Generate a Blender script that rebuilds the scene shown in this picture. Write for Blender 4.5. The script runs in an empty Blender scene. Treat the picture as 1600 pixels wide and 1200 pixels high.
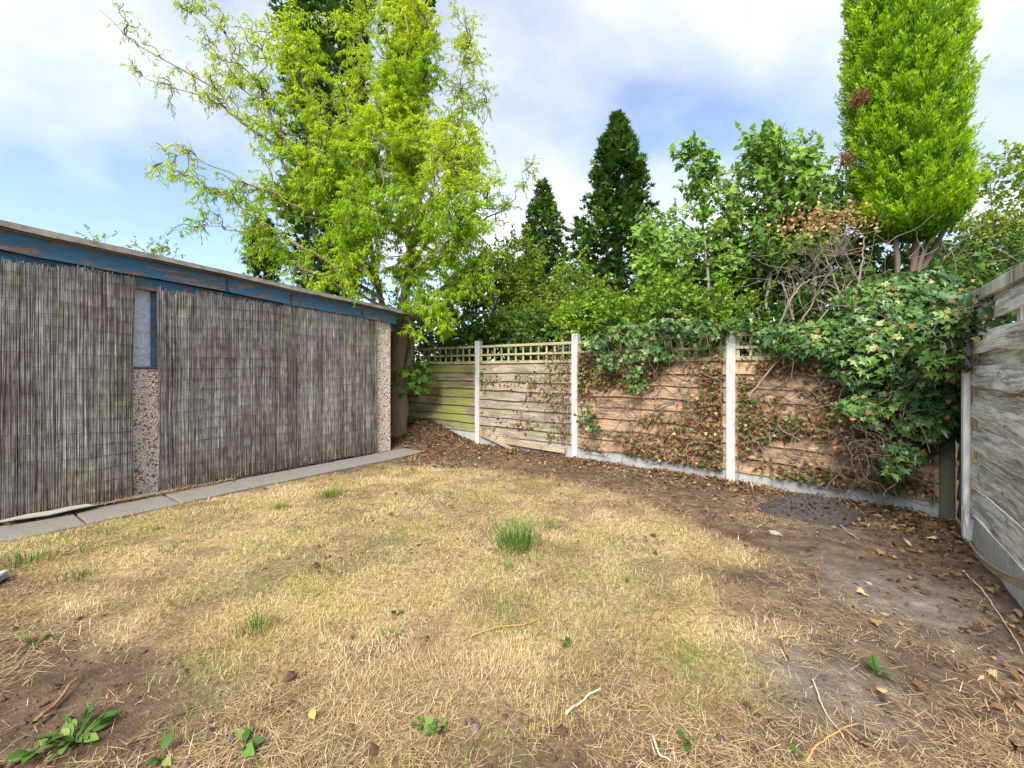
import bpy, bmesh, math, random
import numpy as np
from mathutils import Vector, Matrix
random.seed(7)
RNG = np.random.default_rng(11)
scene = bpy.context.scene
col = scene.collection

# ------------------------------------------------------------------ camera, sky, sun, exposure
F, CX, HY, CH = 665.0, 800.0, 578.0, 1.30        # focal length (px of a 1600 wide frame), centre, horizon row, eye height
cam_data = bpy.data.cameras.new('camera')
cam = bpy.data.objects.new('camera', cam_data); col.objects.link(cam)
cam.location = (0, 0, CH); cam.rotation_euler = (math.radians(90), 0, 0)
cam_data.sensor_width = 36; cam_data.lens = F / 1600 * 36
cam_data.shift_y = -(600 - HY) / 1600
cam_data.clip_start = 0.05; cam_data.clip_end = 2000
scene.camera = cam

SUN_DIR = Vector((-0.28, -0.74, 0.85)).normalized()      # towards the sun
sun_data = bpy.data.lights.new('sun', 'SUN'); sun_data.energy = 3.4; sun_data.angle = math.radians(34)
sun_data.color = (1.0, 0.95, 0.87)
sun = bpy.data.objects.new('sun', sun_data); col.objects.link(sun)
sun.rotation_euler = SUN_DIR.to_track_quat('Z', 'Y').to_euler(); sun.location = SUN_DIR * 30

world = bpy.data.worlds.new('World'); scene.world = world; world.use_nodes = True
wn = world.node_tree; wn.nodes.clear()
def wnode(t, **kw):
    n = wn.nodes.new(t)
    for k, v in kw.items(): setattr(n, k, v)
    return n
sky = wnode('ShaderNodeTexSky', sky_type='NISHITA', sun_disc=False)
sky.sun_elevation = math.asin(SUN_DIR.z); sky.sun_rotation = math.atan2(SUN_DIR.x, SUN_DIR.y)
sky.air_density = 1.0; sky.dust_density = 0.4; sky.ozone_density = 4.0
tc = wnode('ShaderNodeTexCoord')
sep = wnode('ShaderNodeSeparateXYZ'); wn.links.new(tc.outputs['Generated'], sep.inputs[0])
zc = wnode('ShaderNodeMath', operation='MAXIMUM'); zc.inputs[1].default_value = 0.0; wn.links.new(sep.outputs[2], zc.inputs[0])
za = wnode('ShaderNodeMath', operation='ADD'); za.inputs[1].default_value = 0.40; wn.links.new(zc.outputs[0], za.inputs[0])
dx = wnode('ShaderNodeMath', operation='DIVIDE'); wn.links.new(sep.outputs[0], dx.inputs[0]); wn.links.new(za.outputs[0], dx.inputs[1])
dy = wnode('ShaderNodeMath', operation='DIVIDE'); wn.links.new(sep.outputs[1], dy.inputs[0]); wn.links.new(za.outputs[0], dy.inputs[1])
cmb = wnode('ShaderNodeCombineXYZ'); wn.links.new(dx.outputs[0], cmb.inputs[0]); wn.links.new(dy.outputs[0], cmb.inputs[1]); cmb.inputs[2].default_value = 27.7
cn = wnode('ShaderNodeTexNoise'); cn.inputs['Scale'].default_value = 1.3; cn.inputs['Detail'].default_value = 8; cn.inputs['Roughness'].default_value = 0.5; cn.inputs['Distortion'].default_value = 0.15
va = wnode('ShaderNodeVectorMath', operation='ADD'); va.inputs[1].default_value = (-0.4, 0, 0); wn.links.new(cmb.outputs[0], va.inputs[0]); wn.links.new(va.outputs[0], cn.inputs['Vector'])
cr = wnode('ShaderNodeValToRGB'); cr.color_ramp.elements[0].position = 0.39; cr.color_ramp.elements[0].color = (0.15, 0.15, 0.15, 1)
cr.color_ramp.elements[1].position = 0.60; cr.color_ramp.elements[1].color = (1, 1, 1, 1)
wn.links.new(cn.outputs['Fac'], cr.inputs[0])
cmix = wnode('ShaderNodeMix', data_type='RGBA'); cmix.inputs[7].default_value = (5.1, 5.25, 5.5, 1)
wn.links.new(cr.outputs[0], cmix.inputs[0]); 
hs = wnode('ShaderNodeHueSaturation'); hs.inputs['Saturation'].default_value = 0.98; hs.inputs['Value'].default_value = 1.22
wn.links.new(sky.outputs[0], hs.inputs['Color']); wn.links.new(hs.outputs[0], cmix.inputs[6])
bg = wnode('ShaderNodeBackground'); bg.inputs[1].default_value = 0.085
wn.links.new(cmix.outputs[2], bg.inputs[0])
wo = wnode('ShaderNodeOutputWorld'); wn.links.new(bg.outputs[0], wo.inputs[0])
scene.view_settings.view_transform = 'Standard'; scene.view_settings.look = 'None'
scene.view_settings.exposure = 1.45; scene.view_settings.gamma = 1.0

# ------------------------------------------------------------------ helpers
def P(x, y, d):                      # point seen at photo column x, row y, standing at depth d
    return np.array([(x - CX) / F * d, d, CH + (HY - y) / F * d])
def G(x, y):                         # point on flat ground at photo column x, row y
    return P(x, y, F * CH / (y - HY))
def unit(a):
    a = np.asarray(a, float); return a / np.maximum(np.linalg.norm(a, axis=-1, keepdims=True), 1e-9)
def hash3(i, j, k, s):
    h = (i * 374761393 + j * 668265263 + k * 2147483647 + s * 974711) & 0xffffffff
    h = ((h ^ (h >> 13)) * 1274126177) & 0xffffffff
    return ((h ^ (h >> 16)) & 0xffff) / 65535.0
def vnoise(p, s=0):
    p = np.asarray(p, float)
    f = np.floor(p).astype(np.int64); t = p - f; t = t * t * (3 - 2 * t)
    r = 0
    for a in (0, 1):
        for b in (0, 1):
            for c in (0, 1):
                w = (t[..., 0] if a else 1 - t[..., 0]) * (t[..., 1] if b else 1 - t[..., 1]) * (t[..., 2] if c else 1 - t[..., 2])
                r = r + w * hash3(f[..., 0] + a, f[..., 1] + b, f[..., 2] + c, s)
    return r
def fbm(p, o=3, s=0):
    p = np.asarray(p, float); r = 0; a = 0.5; q = 0
    for i in range(o):
        r = r + a * vnoise(p * 2 ** i + 17.3 * i, s + i); q += a; a *= 0.5
    return r / q
def xy0(x, y):
    return np.stack([x, y, np.zeros_like(x)], -1)

BASE = {}                            # world position of each thing's origin
def tag(o, label=None, cat=None, group=None, kind=None):
    if label: o['label'] = label
    if cat: o['category'] = cat
    if group: o['group'] = group
    if kind: o['kind'] = kind
    return o
def thing(name, loc, label, cat, group=None):
    o = bpy.data.objects.new(name, None); col.objects.link(o)
    o.location = tuple(loc); o.empty_display_size = 0.1
    BASE[o.name] = np.array(loc, float)
    return tag(o, label, cat, group)
def fmesh(name, V, faces, attrs=None, smooth=False):
    """faces: list of int arrays (n,k), attrs: dict name -> per vertex values"""
    V = np.asarray(V, np.float32).reshape(-1, 3)
    if not isinstance(faces, list): faces = [faces]
    faces = [np.asarray(f, np.int32) for f in faces if len(f)]
    m = bpy.data.meshes.new(name)
    nl = sum(f.size for f in faces); npol = sum(len(f) for f in faces)
    m.vertices.add(len(V)); m.vertices.foreach_set('co', V.ravel())
    m.loops.add(nl); m.polygons.add(npol)
    m.loops.foreach_set('vertex_index', np.concatenate([f.ravel() for f in faces]))
    tot = np.concatenate([np.full(len(f), f.shape[1], np.int32) for f in faces])
    st = np.concatenate([[0], np.cumsum(tot)[:-1]]).astype(np.int32)
    m.polygons.foreach_set('loop_start', st); m.polygons.foreach_set('loop_total', tot)
    m.polygons.foreach_set('use_smooth', np.full(npol, smooth, bool))
    m.update(calc_edges=True)
    for k, v in (attrs or {}).items():
        v = np.asarray(v, np.float32)
        if v.ndim == 1:
            a = m.attributes.new(k, 'FLOAT', 'POINT'); a.data.foreach_set('value', v)
        else:
            a = m.attributes.new(k, 'FLOAT_VECTOR', 'POINT'); a.data.foreach_set('vector', v.ravel())
    return m
def obj(name, m, mat, parent=None, loc=None):
    o = bpy.data.objects.new(name, m); col.objects.link(o)
    if mat is not None and not m.materials: m.materials.append(mat)
    if parent is not None:
        o.parent = parent; BASE[o.name] = BASE[parent.name]
        if loc is not None: o.location = tuple(np.asarray(loc, float))
    elif loc is not None:
        o.location = tuple(loc); BASE[o.name] = np.array(loc, float)
    else:
        BASE[o.name] = np.zeros(3)
    return o
def build(name, V, faces, mat, parent=None, attrs=None, smooth=False, origin=None):
    """vertices in world space; made relative to the parent's (or given) origin"""
    V = np.asarray(V, float).reshape(-1, 3)
    if parent is not None:
        return obj(name, fmesh(name, V - BASE[parent.name], faces, attrs, smooth), mat, parent)
    og = np.zeros(3) if origin is None else np.asarray(origin, float)
    return obj(name, fmesh(name, V - og, faces, attrs, smooth), mat, None, og)

def tubes(Pts, R, sides=5):
    """Pts (N,m,3), R (N,m) -> verts, quads"""
    Pts = np.asarray(Pts, float); N, m = Pts.shape[:2]
    R = np.broadcast_to(np.asarray(R, float), (N, m))
    T = unit(np.gradient(Pts, axis=1))
    mean = unit(Pts[:, -1] - Pts[:, 0])
    ref = np.where(np.abs(mean[:, 2:3]) > 0.8, np.array([[1., 0.2, 0]]), np.array([[0., 0, 1]]))[:, None, :]
    U = unit(np.cross(T, ref)); W = np.cross(T, U)
    a = np.arange(sides) / sides * 2 * np.pi
    V = Pts[:, :, None, :] + R[:, :, None, None] * (np.cos(a)[None, None, :, None] * U[:, :, None, :] + np.sin(a)[None, None, :, None] * W[:, :, None, :])
    base = (np.arange(N) * m * sides)[:, None, None] + (np.arange(m - 1) * sides)[None, :, None]
    k = np.arange(sides)[None, None, :]; k2 = (np.arange(sides) + 1)[None, None, :] % sides
    Q = np.stack([base + k, base + k2, base + sides + k2, base + sides + k], -1).reshape(-1, 4)
    return V.reshape(-1, 3), Q
def merge(parts):
    """parts: list of (V, quads or tris) with one face size per list"""
    Vs, Fs, n = [], {}, 0
    for V, Fc in parts:
        for f in (Fc if isinstance(Fc, list) else [Fc]):
            if len(f): Fs.setdefault(f.shape[1], []).append(f + n)
        Vs.append(np.asarray(V, float).reshape(-1, 3)); n += len(Vs[-1])
    return np.concatenate(Vs), [np.concatenate(f) for f in Fs.values()]
def spline(pts, n):
    """Catmull-Rom through pts, n samples"""
    p = np.asarray(pts, float); p = np.vstack([2 * p[0] - p[1], p, 2 * p[-1] - p[-2]])
    k = len(p) - 3; u = np.linspace(0, k - 1e-6, n); i = u.astype(int); t = (u - i)[:, None]
    a, b, c, d = p[i], p[i + 1], p[i + 2], p[i + 3]
    return 0.5 * ((2 * b) + (-a + c) * t + (2 * a - 5 * b + 4 * c - d) * t ** 2 + (-a + 3 * b - 3 * c + d) * t ** 3)
def cbox(c, ux, uy, uz, sx, sy, sz, ch=0.004):
    """chamfered box, centre c, axes, full sizes -> V, faces"""
    bm = bmesh.new(); bmesh.ops.create_cube(bm, size=1)
    bmesh.ops.scale(bm, vec=(sx, sy, sz), verts=bm.verts)
    if ch: bmesh.ops.bevel(bm, geom=bm.edges[:], offset=ch, segments=1, affect='EDGES')
    V = np.array([v.co[:] for v in bm.verts]); fs = {}
    for f in bm.faces: fs.setdefault(len(f.verts), []).append([v.index for v in f.verts])
    bm.free()
    A = np.stack([np.asarray(ux, float), np.asarray(uy, float), np.asarray(uz, float)])
    return V @ A + np.asarray(c, float), [np.array(f) for f in fs.values()]
def rand_dir(n):
    return unit(RNG.normal(size=(n, 3)))

# leaf outlines: x across, y along, z normal
def leaf_shape(kind):
    if kind == 'willow':
        V = [(0, 0, 0), (-.11, .42, .06), (.11, .42, .06), (.05, 1, -.14)]
        Fc = [(0, 2, 1), (1, 2, 3)]
    elif kind == 'ovate':
        V = [(0, 0, 0), (-.29, .33, .06), (.29, .33, .06), (-.22, .68, .03), (.22, .68, .03), (0, 1, -.1)]
        Fc = [(0, 2, 1), (1, 2, 4), (1, 4, 3), (3, 4, 5)]
    elif kind == 'delta':
        V = [(0, 0, 0), (-.42, .12, .09), (0, .35, 0), (.42, .12, .09), (-.33, .45, .06), (.33, .45, .06), (0, 1, -.1)]
        Fc = [(0, 2, 1), (0, 3, 2), (1, 2, 4), (2, 3, 5), (2, 6, 4), (2, 5, 6)]
    elif kind == 'ivy':
        V = [(0, .08, 0), (-.2, -.08, .03), (-.52, .1, .07), (-.27, .32, .03), (-.42, .62, .05), (-.15, .6, .01), (0, 1.0, -.1),
             (.15, .6, .01), (.42, .62, .05), (.27, .32, .03), (.52, .1, .07), (.2, -.08, .03)]
        Fc = [(0, i + 1, i) for i in range(1, 11)]
    elif kind == 'broad':
        ts = [0, .12, .3, .5, .7, .87, 1.0]; ws = [.02, .16, .27, .29, .22, .12, .01]; V = []
        for t_, w_ in zip(ts, ws):
            z_ = -.35 * t_ ** 2 + .1 * t_
            V += [(-w_, t_, z_ + .25 * w_), (0, t_, z_), (w_, t_, z_ + .25 * w_)]
        Fc = []
        for i in range(6):
            for j in (0, 1): a = i * 3 + j; Fc += [(a, a + 1, a + 4), (a, a + 4, a + 3)]
    elif kind == 'frond':
        V = [(0, 0, 0), (-.16, .45, .05), (.16, .45, .05), (0, 1, .12)]
        Fc = [(0, 2, 1), (1, 2, 3)]
    elif kind == 'spray':
        V = [(0, 0, 0), (-.45, .5, .08), (-.15, .55, 0), (-.2, .95, .05), (.05, .65, 0), (.15, 1.05, -.05), (.15, .5, 0), (.5, .6, .08)]
        Fc = [(0, 2, 1), (0, 4, 2), (2, 4, 3), (0, 6, 4), (4, 6, 5), (0, 7, 6)]
    return np.array(V, float), np.array(Fc)
LEAF = {k: leaf_shape(k) for k in ('willow', 'ovate', 'delta', 'ivy', 'broad', 'frond', 'spray')}
def frames(d, nrm):
    y = unit(d); x = unit(np.cross(y, nrm)); z = np.cross(x, y)
    return np.stack([x, y, z], 1)             # rows are axes
def scatter(kind, pos, d, nrm, size, var):
    Bv, Bf = LEAF[kind]; n = len(pos); k = len(Bv)
    A = frames(d, nrm)
    V = pos[:, None, :] + np.einsum('vj,njk->nvk', Bv, A) * np.asarray(size)[:, None, None]
    Fc = (Bf[None] + (np.arange(n) * k)[:, None, None]).reshape(-1, Bf.shape[1])
    return V.reshape(-1, 3), Fc, np.repeat(var, k)
_leafdata = {}
def leaf_parts(kind, name, pos, d, nrm, size, var, mat, parent, count=300):
    """the leaves that show largest become single part objects (shared mesh data), the rest one stuff part"""
    look = np.linalg.norm(pos - np.array([0, 0, CH]), axis=1)
    facing = np.abs(np.einsum('ij,ij->i', unit(pos - np.array([0, 0, CH])), unit(nrm)))
    order = np.argsort(-(size / look) * (0.4 + facing))
    big, rest = order[:count], order[count:]
    A = frames(d, nrm); Bv, Bf = LEAF[kind]
    for i in big:
        q = int(np.clip(var[i] * 6, 0, 5)); key = (kind, mat.name, q)
        if key not in _leafdata:
            _leafdata[key] = fmesh(name, Bv, Bf, {'var': np.full(len(Bv), (q + .5) / 6)}, kind == 'broad'); _leafdata[key].materials.append(mat)
        o = bpy.data.objects.new(name, _leafdata[key]); col.objects.link(o); o.parent = parent
        M = Matrix([[A[i, r, c] * size[i] for r in range(3)] + [pos[i, c] - BASE[parent.name][c]] for c in range(3)] + [[0, 0, 0, 1]])
        o.matrix_local = M
    if len(rest):
        V, Fc, v = scatter(kind, pos[rest], d[rest], nrm[rest], size[rest], var[rest])
        tag(build('leaves', V, Fc, mat, parent, {'var': v}), kind='stuff')

# ------------------------------------------------------------------ materials
class MT:
    def __init__(s, name):
        s.m = bpy.data.materials.new(name); s.m.use_nodes = True; s.t = s.m.node_tree; s.t.nodes.clear()
        s.out = s.t.nodes.new('ShaderNodeOutputMaterial')
    def n(s, typ, ins=None, **kw):
        nd = s.t.nodes.new('ShaderNode' + typ)
        for k, v in kw.items(): setattr(nd, k, v)
        for k, v in (ins or {}).items():
            if isinstance(v, bpy.types.NodeSocket): s.t.links.new(v, nd.inputs[k])
            else: nd.inputs[k].default_value = v
        return nd
    def ramp(s, fac, stops, interp='LINEAR'):
        r = s.n('ValToRGB', {0: fac}); c = r.color_ramp; c.interpolation = interp
        while len(c.elements) < len(stops): c.elements.new(0.5)
        for e, (p, k) in zip(c.elements, stops): e.position = p; e.color = (*k, 1) if len(k) == 3 else k
        return r.outputs[0]
    def noise(s, vec, scale, detail=4, rough=.6, dist=0):
        return s.n('TexNoise', {'Vector': vec, 'Scale': scale, 'Detail': detail, 'Roughness': rough, 'Distortion': dist}).outputs['Fac']
    def mix(s, fac, a, b, blend='MIX'):
        nd = s.n('Mix', {0: fac, 6: a, 7: b}, data_type='RGBA', blend_type=blend); return nd.outputs[2]
    def math(s, op, a, b=0.0):
        return s.n('Math', {0: a, 1: b}, operation=op).outputs[0]
    def obj(s): return s.n('TexCoord').outputs['Object']
    def pos(s): return s.n('NewGeometry').outputs['Position']
    def attr(s, name, out='Fac'): return s.n('Attribute', attribute_name=name).outputs[out]
    def mapping(s, vec, scale):
        return s.n('Mapping', {'Vector': vec, 'Scale': scale}).outputs[0]
    def bump(s, h, dist=.01, strength=1.0):
        return s.n('Bump', {'Height': h, 'Distance': dist, 'Strength': strength}).outputs[0]
    def surf(s, color, rough=.9, normal=None, spec=.2, **extra):
        ins = {'Base Color': color, 'Roughness': rough, 'Specular IOR Level': spec}
        if normal is not None: ins['Normal'] = normal
        ins.update(extra)
        b = s.n('BsdfPrincipled', ins); s.t.links.new(b.outputs[0], s.out.inputs[0]); return s.m
def C4(c): return (*c, 1)

def leaf_mat(name, stops, trans=.35, rough=.5, spec=.25):
    t = MT(name); v = t.attr('var')
    c = t.ramp(v, stops)
    nz = t.noise(t.pos(), 9, 2)
    c = t.mix(t.math('MULTIPLY', nz, .35), c, t.mix(1.0, c, C4((.6, .62, .5)), 'MULTIPLY'))
    b = t.n('BsdfPrincipled', {'Base Color': c, 'Roughness': rough, 'Specular IOR Level': spec})
    tr = t.n('BsdfTranslucent', {'Color': t.mix(1.0, c, C4((1.25, 1.2, .6)), 'MULTIPLY')})
    mx = t.n('MixShader', {0: trans, 1: b.outputs[0], 2: tr.outputs[0]})
    t.t.links.new(mx.outputs[0], t.out.inputs[0]); return t.m
def bark_mat(name, c1, c2, scale=6, green=0.0):
    t = MT(name); p = t.pos(); q = t.mapping(p, (1, 1, .25))
    n1 = t.noise(q, scale * 6, 6, .7); n2 = t.noise(p, scale, 3)
    c = t.mix(n1, C4(c1), C4(c2))
    if green: c = t.mix(t.math('MULTIPLY', t.ramp(n2, [(.45, (0, 0, 0)), (.7, (1, 1, 1))]), green), c, C4((.09, .13, .03)))
    return t.surf(c, .95, t.bump(n1, .02, .8))

M = {}
M['willow_leaf'] = leaf_mat('willow_leaf', [(0, (.14, .27, .012)), (.35, (.27, .46, .015)), (.7, (.45, .62, .025)), (.9, (.60, .64, .04)), (1, (.64, .46, .05))], .5)
M['willow_bark'] = bark_mat('willow_bark', (.15, .11, .07), (.34, .26, .17), 5, .3)
M['twig_bark'] = bark_mat('twig_bark', (.07, .055, .04), (.16, .13, .09), 8)
M['conifer_dark'] = leaf_mat('conifer_dark', [(0, (.018, .045, .010)), (.5, (.05, .115, .018)), (1, (.13, .23, .035))], .2, .7, .15)
M['conifer_gold'] = leaf_mat('conifer_gold', [(0, (.045, .12, .008)), (.35, (.15, .33, .012)), (.7, (.30, .52, .018)), (1, (.48, .64, .035))], .37, .6, .15)
M['brown_dead'] = leaf_mat('brown_dead', [(0, (.12, .06, .03)), (.4, (.24, .13, .06)), (.75, (.42, .27, .13)), (1, (.55, .42, .24))], .2, .8, .1)
M['litter'] = leaf_mat('litter', [(0, (.05, .03, .018)), (.45, (.14, .08, .042)), (.8, (.30, .19, .10)), (1, (.46, .34, .20))], .1, .85, .1)
M['poplar_leaf'] = leaf_mat('poplar_leaf', [(0, (.09, .19, .03)), (.5, (.19, .36, .05)), (.85, (.29, .46, .07)), (1, (.42, .50, .08))], .42, .5, .3)
M['ivy_leaf'] = leaf_mat('ivy_leaf', [(0, (.02, .06, .016)), (.4, (.05, .12, .028)), (.75, (.12, .23, .04)), (.92, (.25, .31, .08)), (1, (.42, .38, .16))], .22, .38, .4)
M['shrub_green'] = leaf_mat('shrub_green', [(0, (.035, .085, .015)), (.5, (.09, .19, .025)), (1, (.20, .33, .045))], .35)
M['shrub_lime'] = leaf_mat('shrub_lime', [(0, (.09, .17, .014)), (.5, (.21, .33, .025)), (.85, (.34, .42, .04)), (1, (.44, .36, .08))], .4)
M['shrub_bright'] = leaf_mat('shrub_bright', [(0, (.08, .18, .015)), (.5, (.18, .34, .022)), (.9, (.30, .46, .035)), (1, (.44, .40, .08))], .4)
M['grass_green'] = leaf_mat('grass_green', [(0, (.05, .11, .02)), (.5, (.11, .21, .035)), (.8, (.2, .29, .07)), (1, (.36, .36, .14))], .3)
M['grass_dry'] = leaf_mat('grass_dry', [(0, (.12, .07, .038)), (.3, (.31, .205, .105)), (.6, (.52, .385, .225)), (.8, (.74, .62, .43)), (.9, (.56, .45, .12)), (1, (.33, .34, .08))], .25, .7, .2)
M['straw'] = leaf_mat('straw', [(0, (.14, .08, .045)), (.4, (.33, .21, .11)), (.75, (.52, .39, .22)), (1, (.68, .57, .40))], .15, .7, .2)
M['weed'] = leaf_mat('weed', [(0, (.045, .095, .02)), (.5, (.085, .17, .03)), (.85, (.16, .26, .05)), (1, (.30, .30, .10))], .3, .6, .25)

def ground_mat():
    t = MT('garden_soil'); p = t.pos(); lawn = t.attr('lawn'); grey = t.attr('grey')
    n1 = t.noise(p, 7, 6, .7); n2 = t.noise(p, 45, 5, .75); n3 = t.noise(p, 1.6, 3)
    soil = t.ramp(n1, [(.3, (.055, .036, .026)), (.5, (.105, .068, .046)), (.72, (.18, .125, .085))])
    gcol = t.ramp(n1, [(.3, (.085, .07, .062)), (.55, (.17, .145, .125)), (.75, (.28, .245, .21))])
    soil = t.mix(grey, soil, gcol)
    th = t.ramp(n2, [(.3, (.16, .105, .06)), (.5, (.33, .235, .13)), (.7, (.52, .40, .23))])
    th = t.mix(t.ramp(n3, [(.45, (0, 0, 0)), (.65, (.7, .7, .7))]), th, t.ramp(n2, [(.3, (.17, .14, .045)), (.7, (.42, .35, .10))]))
    fac = t.math('MULTIPLY', lawn, t.ramp(n2, [(.25, (.35, .35, .35)), (.5, (1, 1, 1))]))
    c = t.mix(fac, soil, th)
    sp = t.n('TexVoronoi', {'Vector': p, 'Scale': 95.0}); spk = t.ramp(sp.outputs['Distance'], [(.10, (1, 1, 1)), (.17, (0, 0, 0))])
    rsel = t.n('SeparateColor', {0: sp.outputs['Color']}).outputs[0]
    spk = t.math('MULTIPLY', spk, t.math('GREATER_THAN', rsel, .80))
    c = t.mix(t.math('MULTIPLY', spk, t.math('SUBTRACT', 1.0, lawn)), c, C4((.42, .35, .27)))
    h = t.math('ADD', t.math('MULTIPLY', n2, .6), n1)
    return t.surf(c, .97, t.bump(h, .03, .9), .1)
M['ground'] = ground_mat()
def heap_mat():
    t = MT('dark_gritty_soil'); p = t.pos(); n2 = t.noise(p, 60, 5, .75); n1 = t.noise(p, 9, 4)
    c = t.ramp(n2, [(.3, (.03, .026, .024)), (.55, (.08, .07, .064)), (.75, (.19, .17, .15))])
    c = t.mix(t.ramp(n1, [(.5, (0, 0, 0)), (.7, (.6, .6, .6))]), c, C4((.10, .07, .05)))
    return t.surf(c, .97, t.bump(n2, .02, 1.0), .1)
M['heap'] = heap_mat()
def concrete(name, c1, c2, moss=0.0, scale=8):
    t = MT(name); p = t.pos(); n1 = t.noise(p, scale, 6, .65); n2 = t.noise(p, scale * 14, 4, .7)
    c = t.mix(n1, C4(c1), C4(c2))
    c = t.mix(t.ramp(n2, [(.58, (0, 0, 0)), (.75, (.55, .55, .55))]), c, C4(tuple(k * .45 for k in c1)))
    st = t.noise(t.mapping(p, (9, 9, 1.1)), 3.0, 4, .6)
    c = t.mix(t.ramp(st, [(.52, (0, 0, 0)), (.72, (.5, .5, .5))]), c, C4((.16, .14, .10)))
    sp = t.n('TexVoronoi', {'Vector': p, 'Scale': scale * 16.0}); c = t.mix(t.ramp(sp.outputs['Distance'], [(.12, (.55, .55, .55)), (.25, (0, 0, 0))]), c, C4(tuple(k * .5 for k in c1)))
    if moss: c = t.mix(t.math('MULTIPLY', t.ramp(n1, [(.5, (0, 0, 0)), (.62, (1, 1, 1))]), moss), c, C4((.14, .15, .04)))
    return t.surf(c, .93, t.bump(n2, .006, .7), .15)
M['post'] = concrete('pale_concrete', (.36, .355, .345), (.56, .555, .545), .12)
M['gravel_board'] = concrete('gravel_board_concrete', (.26, .26, .255), (.42, .42, .42))
M['white_post'] = concrete('white_painted_concrete', (.60, .60, .60), (.76, .76, .75))
M['shade_dark_post'] = concrete('shade_dark_mossy_concrete', (.09, .09, .07), (.17, .16, .13), .6)  # corner gloom put into the concrete colour, with moss patches
M['slab'] = concrete('paving_concrete', (.12, .112, .112), (.235, .22, .215), .5, 7)
M['white_board'] = concrete('whitewashed_concrete', (.42, .415, .39), (.66, .65, .62), .35, 6)
M['stone'] = concrete('pale_stone', (.20, .19, .18), (.36, .34, .32), 0, 20)
def wood(name, dark, mid, light, green=0.0, dirt=.5, flake=False):
    t = MT(name); bc = t.attr('bc', 'Vector'); 
    g = t.noise(t.mapping(bc, (2.2, 55, 9)), 1.6, 6, .7, .6); b = t.noise(t.mapping(bc, (1.2, 5, 7)), 1.7, 4, .6)
    c = t.ramp(g, [(.36, dark), (.5, mid), (.66, light)])
    c = t.mix(t.ramp(b, [(.35, (.8 * dirt,) * 3), (.55, (0, 0, 0))]), c, C4(tuple(k * .55 for k in dark)))
    rnd = t.n('SeparateXYZ', {0: bc}).outputs[2]
    r2 = t.math('FRACT', t.math('MULTIPLY', rnd, 7.31))
    c = t.mix(t.math('MULTIPLY', r2, .30), c, C4(light))
    r3 = t.math('FRACT', t.math('MULTIPLY', rnd, 3.77))
    c = t.mix(t.math('MULTIPLY', r3, .55), c, t.mix(1.0, c, C4((.72, .72, .76)), 'MULTIPLY'))
    if green:
        gm = t.noise(t.mapping(bc, (1.0, 3.0, 5)), 1.3, 3)
        gm = t.ramp(gm, [(.42, (0, 0, 0)), (.6, (green, green, green))])
        c = t.mix(gm, c, t.mix(g, C4((.10, .13, .025)), C4((.28, .31, .06))))
    if flake:
        fl = t.noise(t.mapping(bc, (.9, 9, 8)), 2.6, 6, .7, .2)
        c = t.mix(t.ramp(fl, [(.49, (0, 0, 0)), (.58, (.85, .85, .85))]), c, C4((.80, .79, .76)))
        c = t.mix(t.ramp(fl, [(.34, (.75, .75, .75)), (.44, (0, 0, 0))]), c, C4((.17, .125, .10)))
    kn = t.n('TexVoronoi', {'Vector': t.mapping(bc, (3.2, 11, 5)), 'Scale': 1.0})
    c = t.mix(t.ramp(kn.outputs['Distance'], [(.05, (.8, .8, .8)), (.13, (0, 0, 0))]), c, C4(tuple(k * .5 for k in dark)))
    return t.surf(c, .9, t.bump(g, .006, .9), .15)
M['wood_green'] = wood('algae_wood', (.11, .08, .05), (.22, .17, .115), (.34, .28, .21), .8, .8)
M['wood_tan'] = wood('weathered_tan_wood', (.13, .095, .07), (.28, .22, .17), (.46, .40, .335), .25, .9)
M['wood_orange'] = wood('bare_orange_wood', (.13, .075, .045), (.36, .215, .12), (.53, .38, .24), .0, 1.0)
M['wood_grey'] = wood('silver_grey_wood', (.20, .16, .13), (.62, .57, .51), (.88, .86, .81), .22, .9, True)
M['wood_trellis'] = wood('trellis_wood', (.18, .15, .08), (.36, .31, .19), (.52, .47, .33), .35, .3)
M['wood_pale'] = wood('pale_batten_wood', (.22, .17, .11), (.40, .32, .22), (.56, .48, .36), 0, .4)
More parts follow.
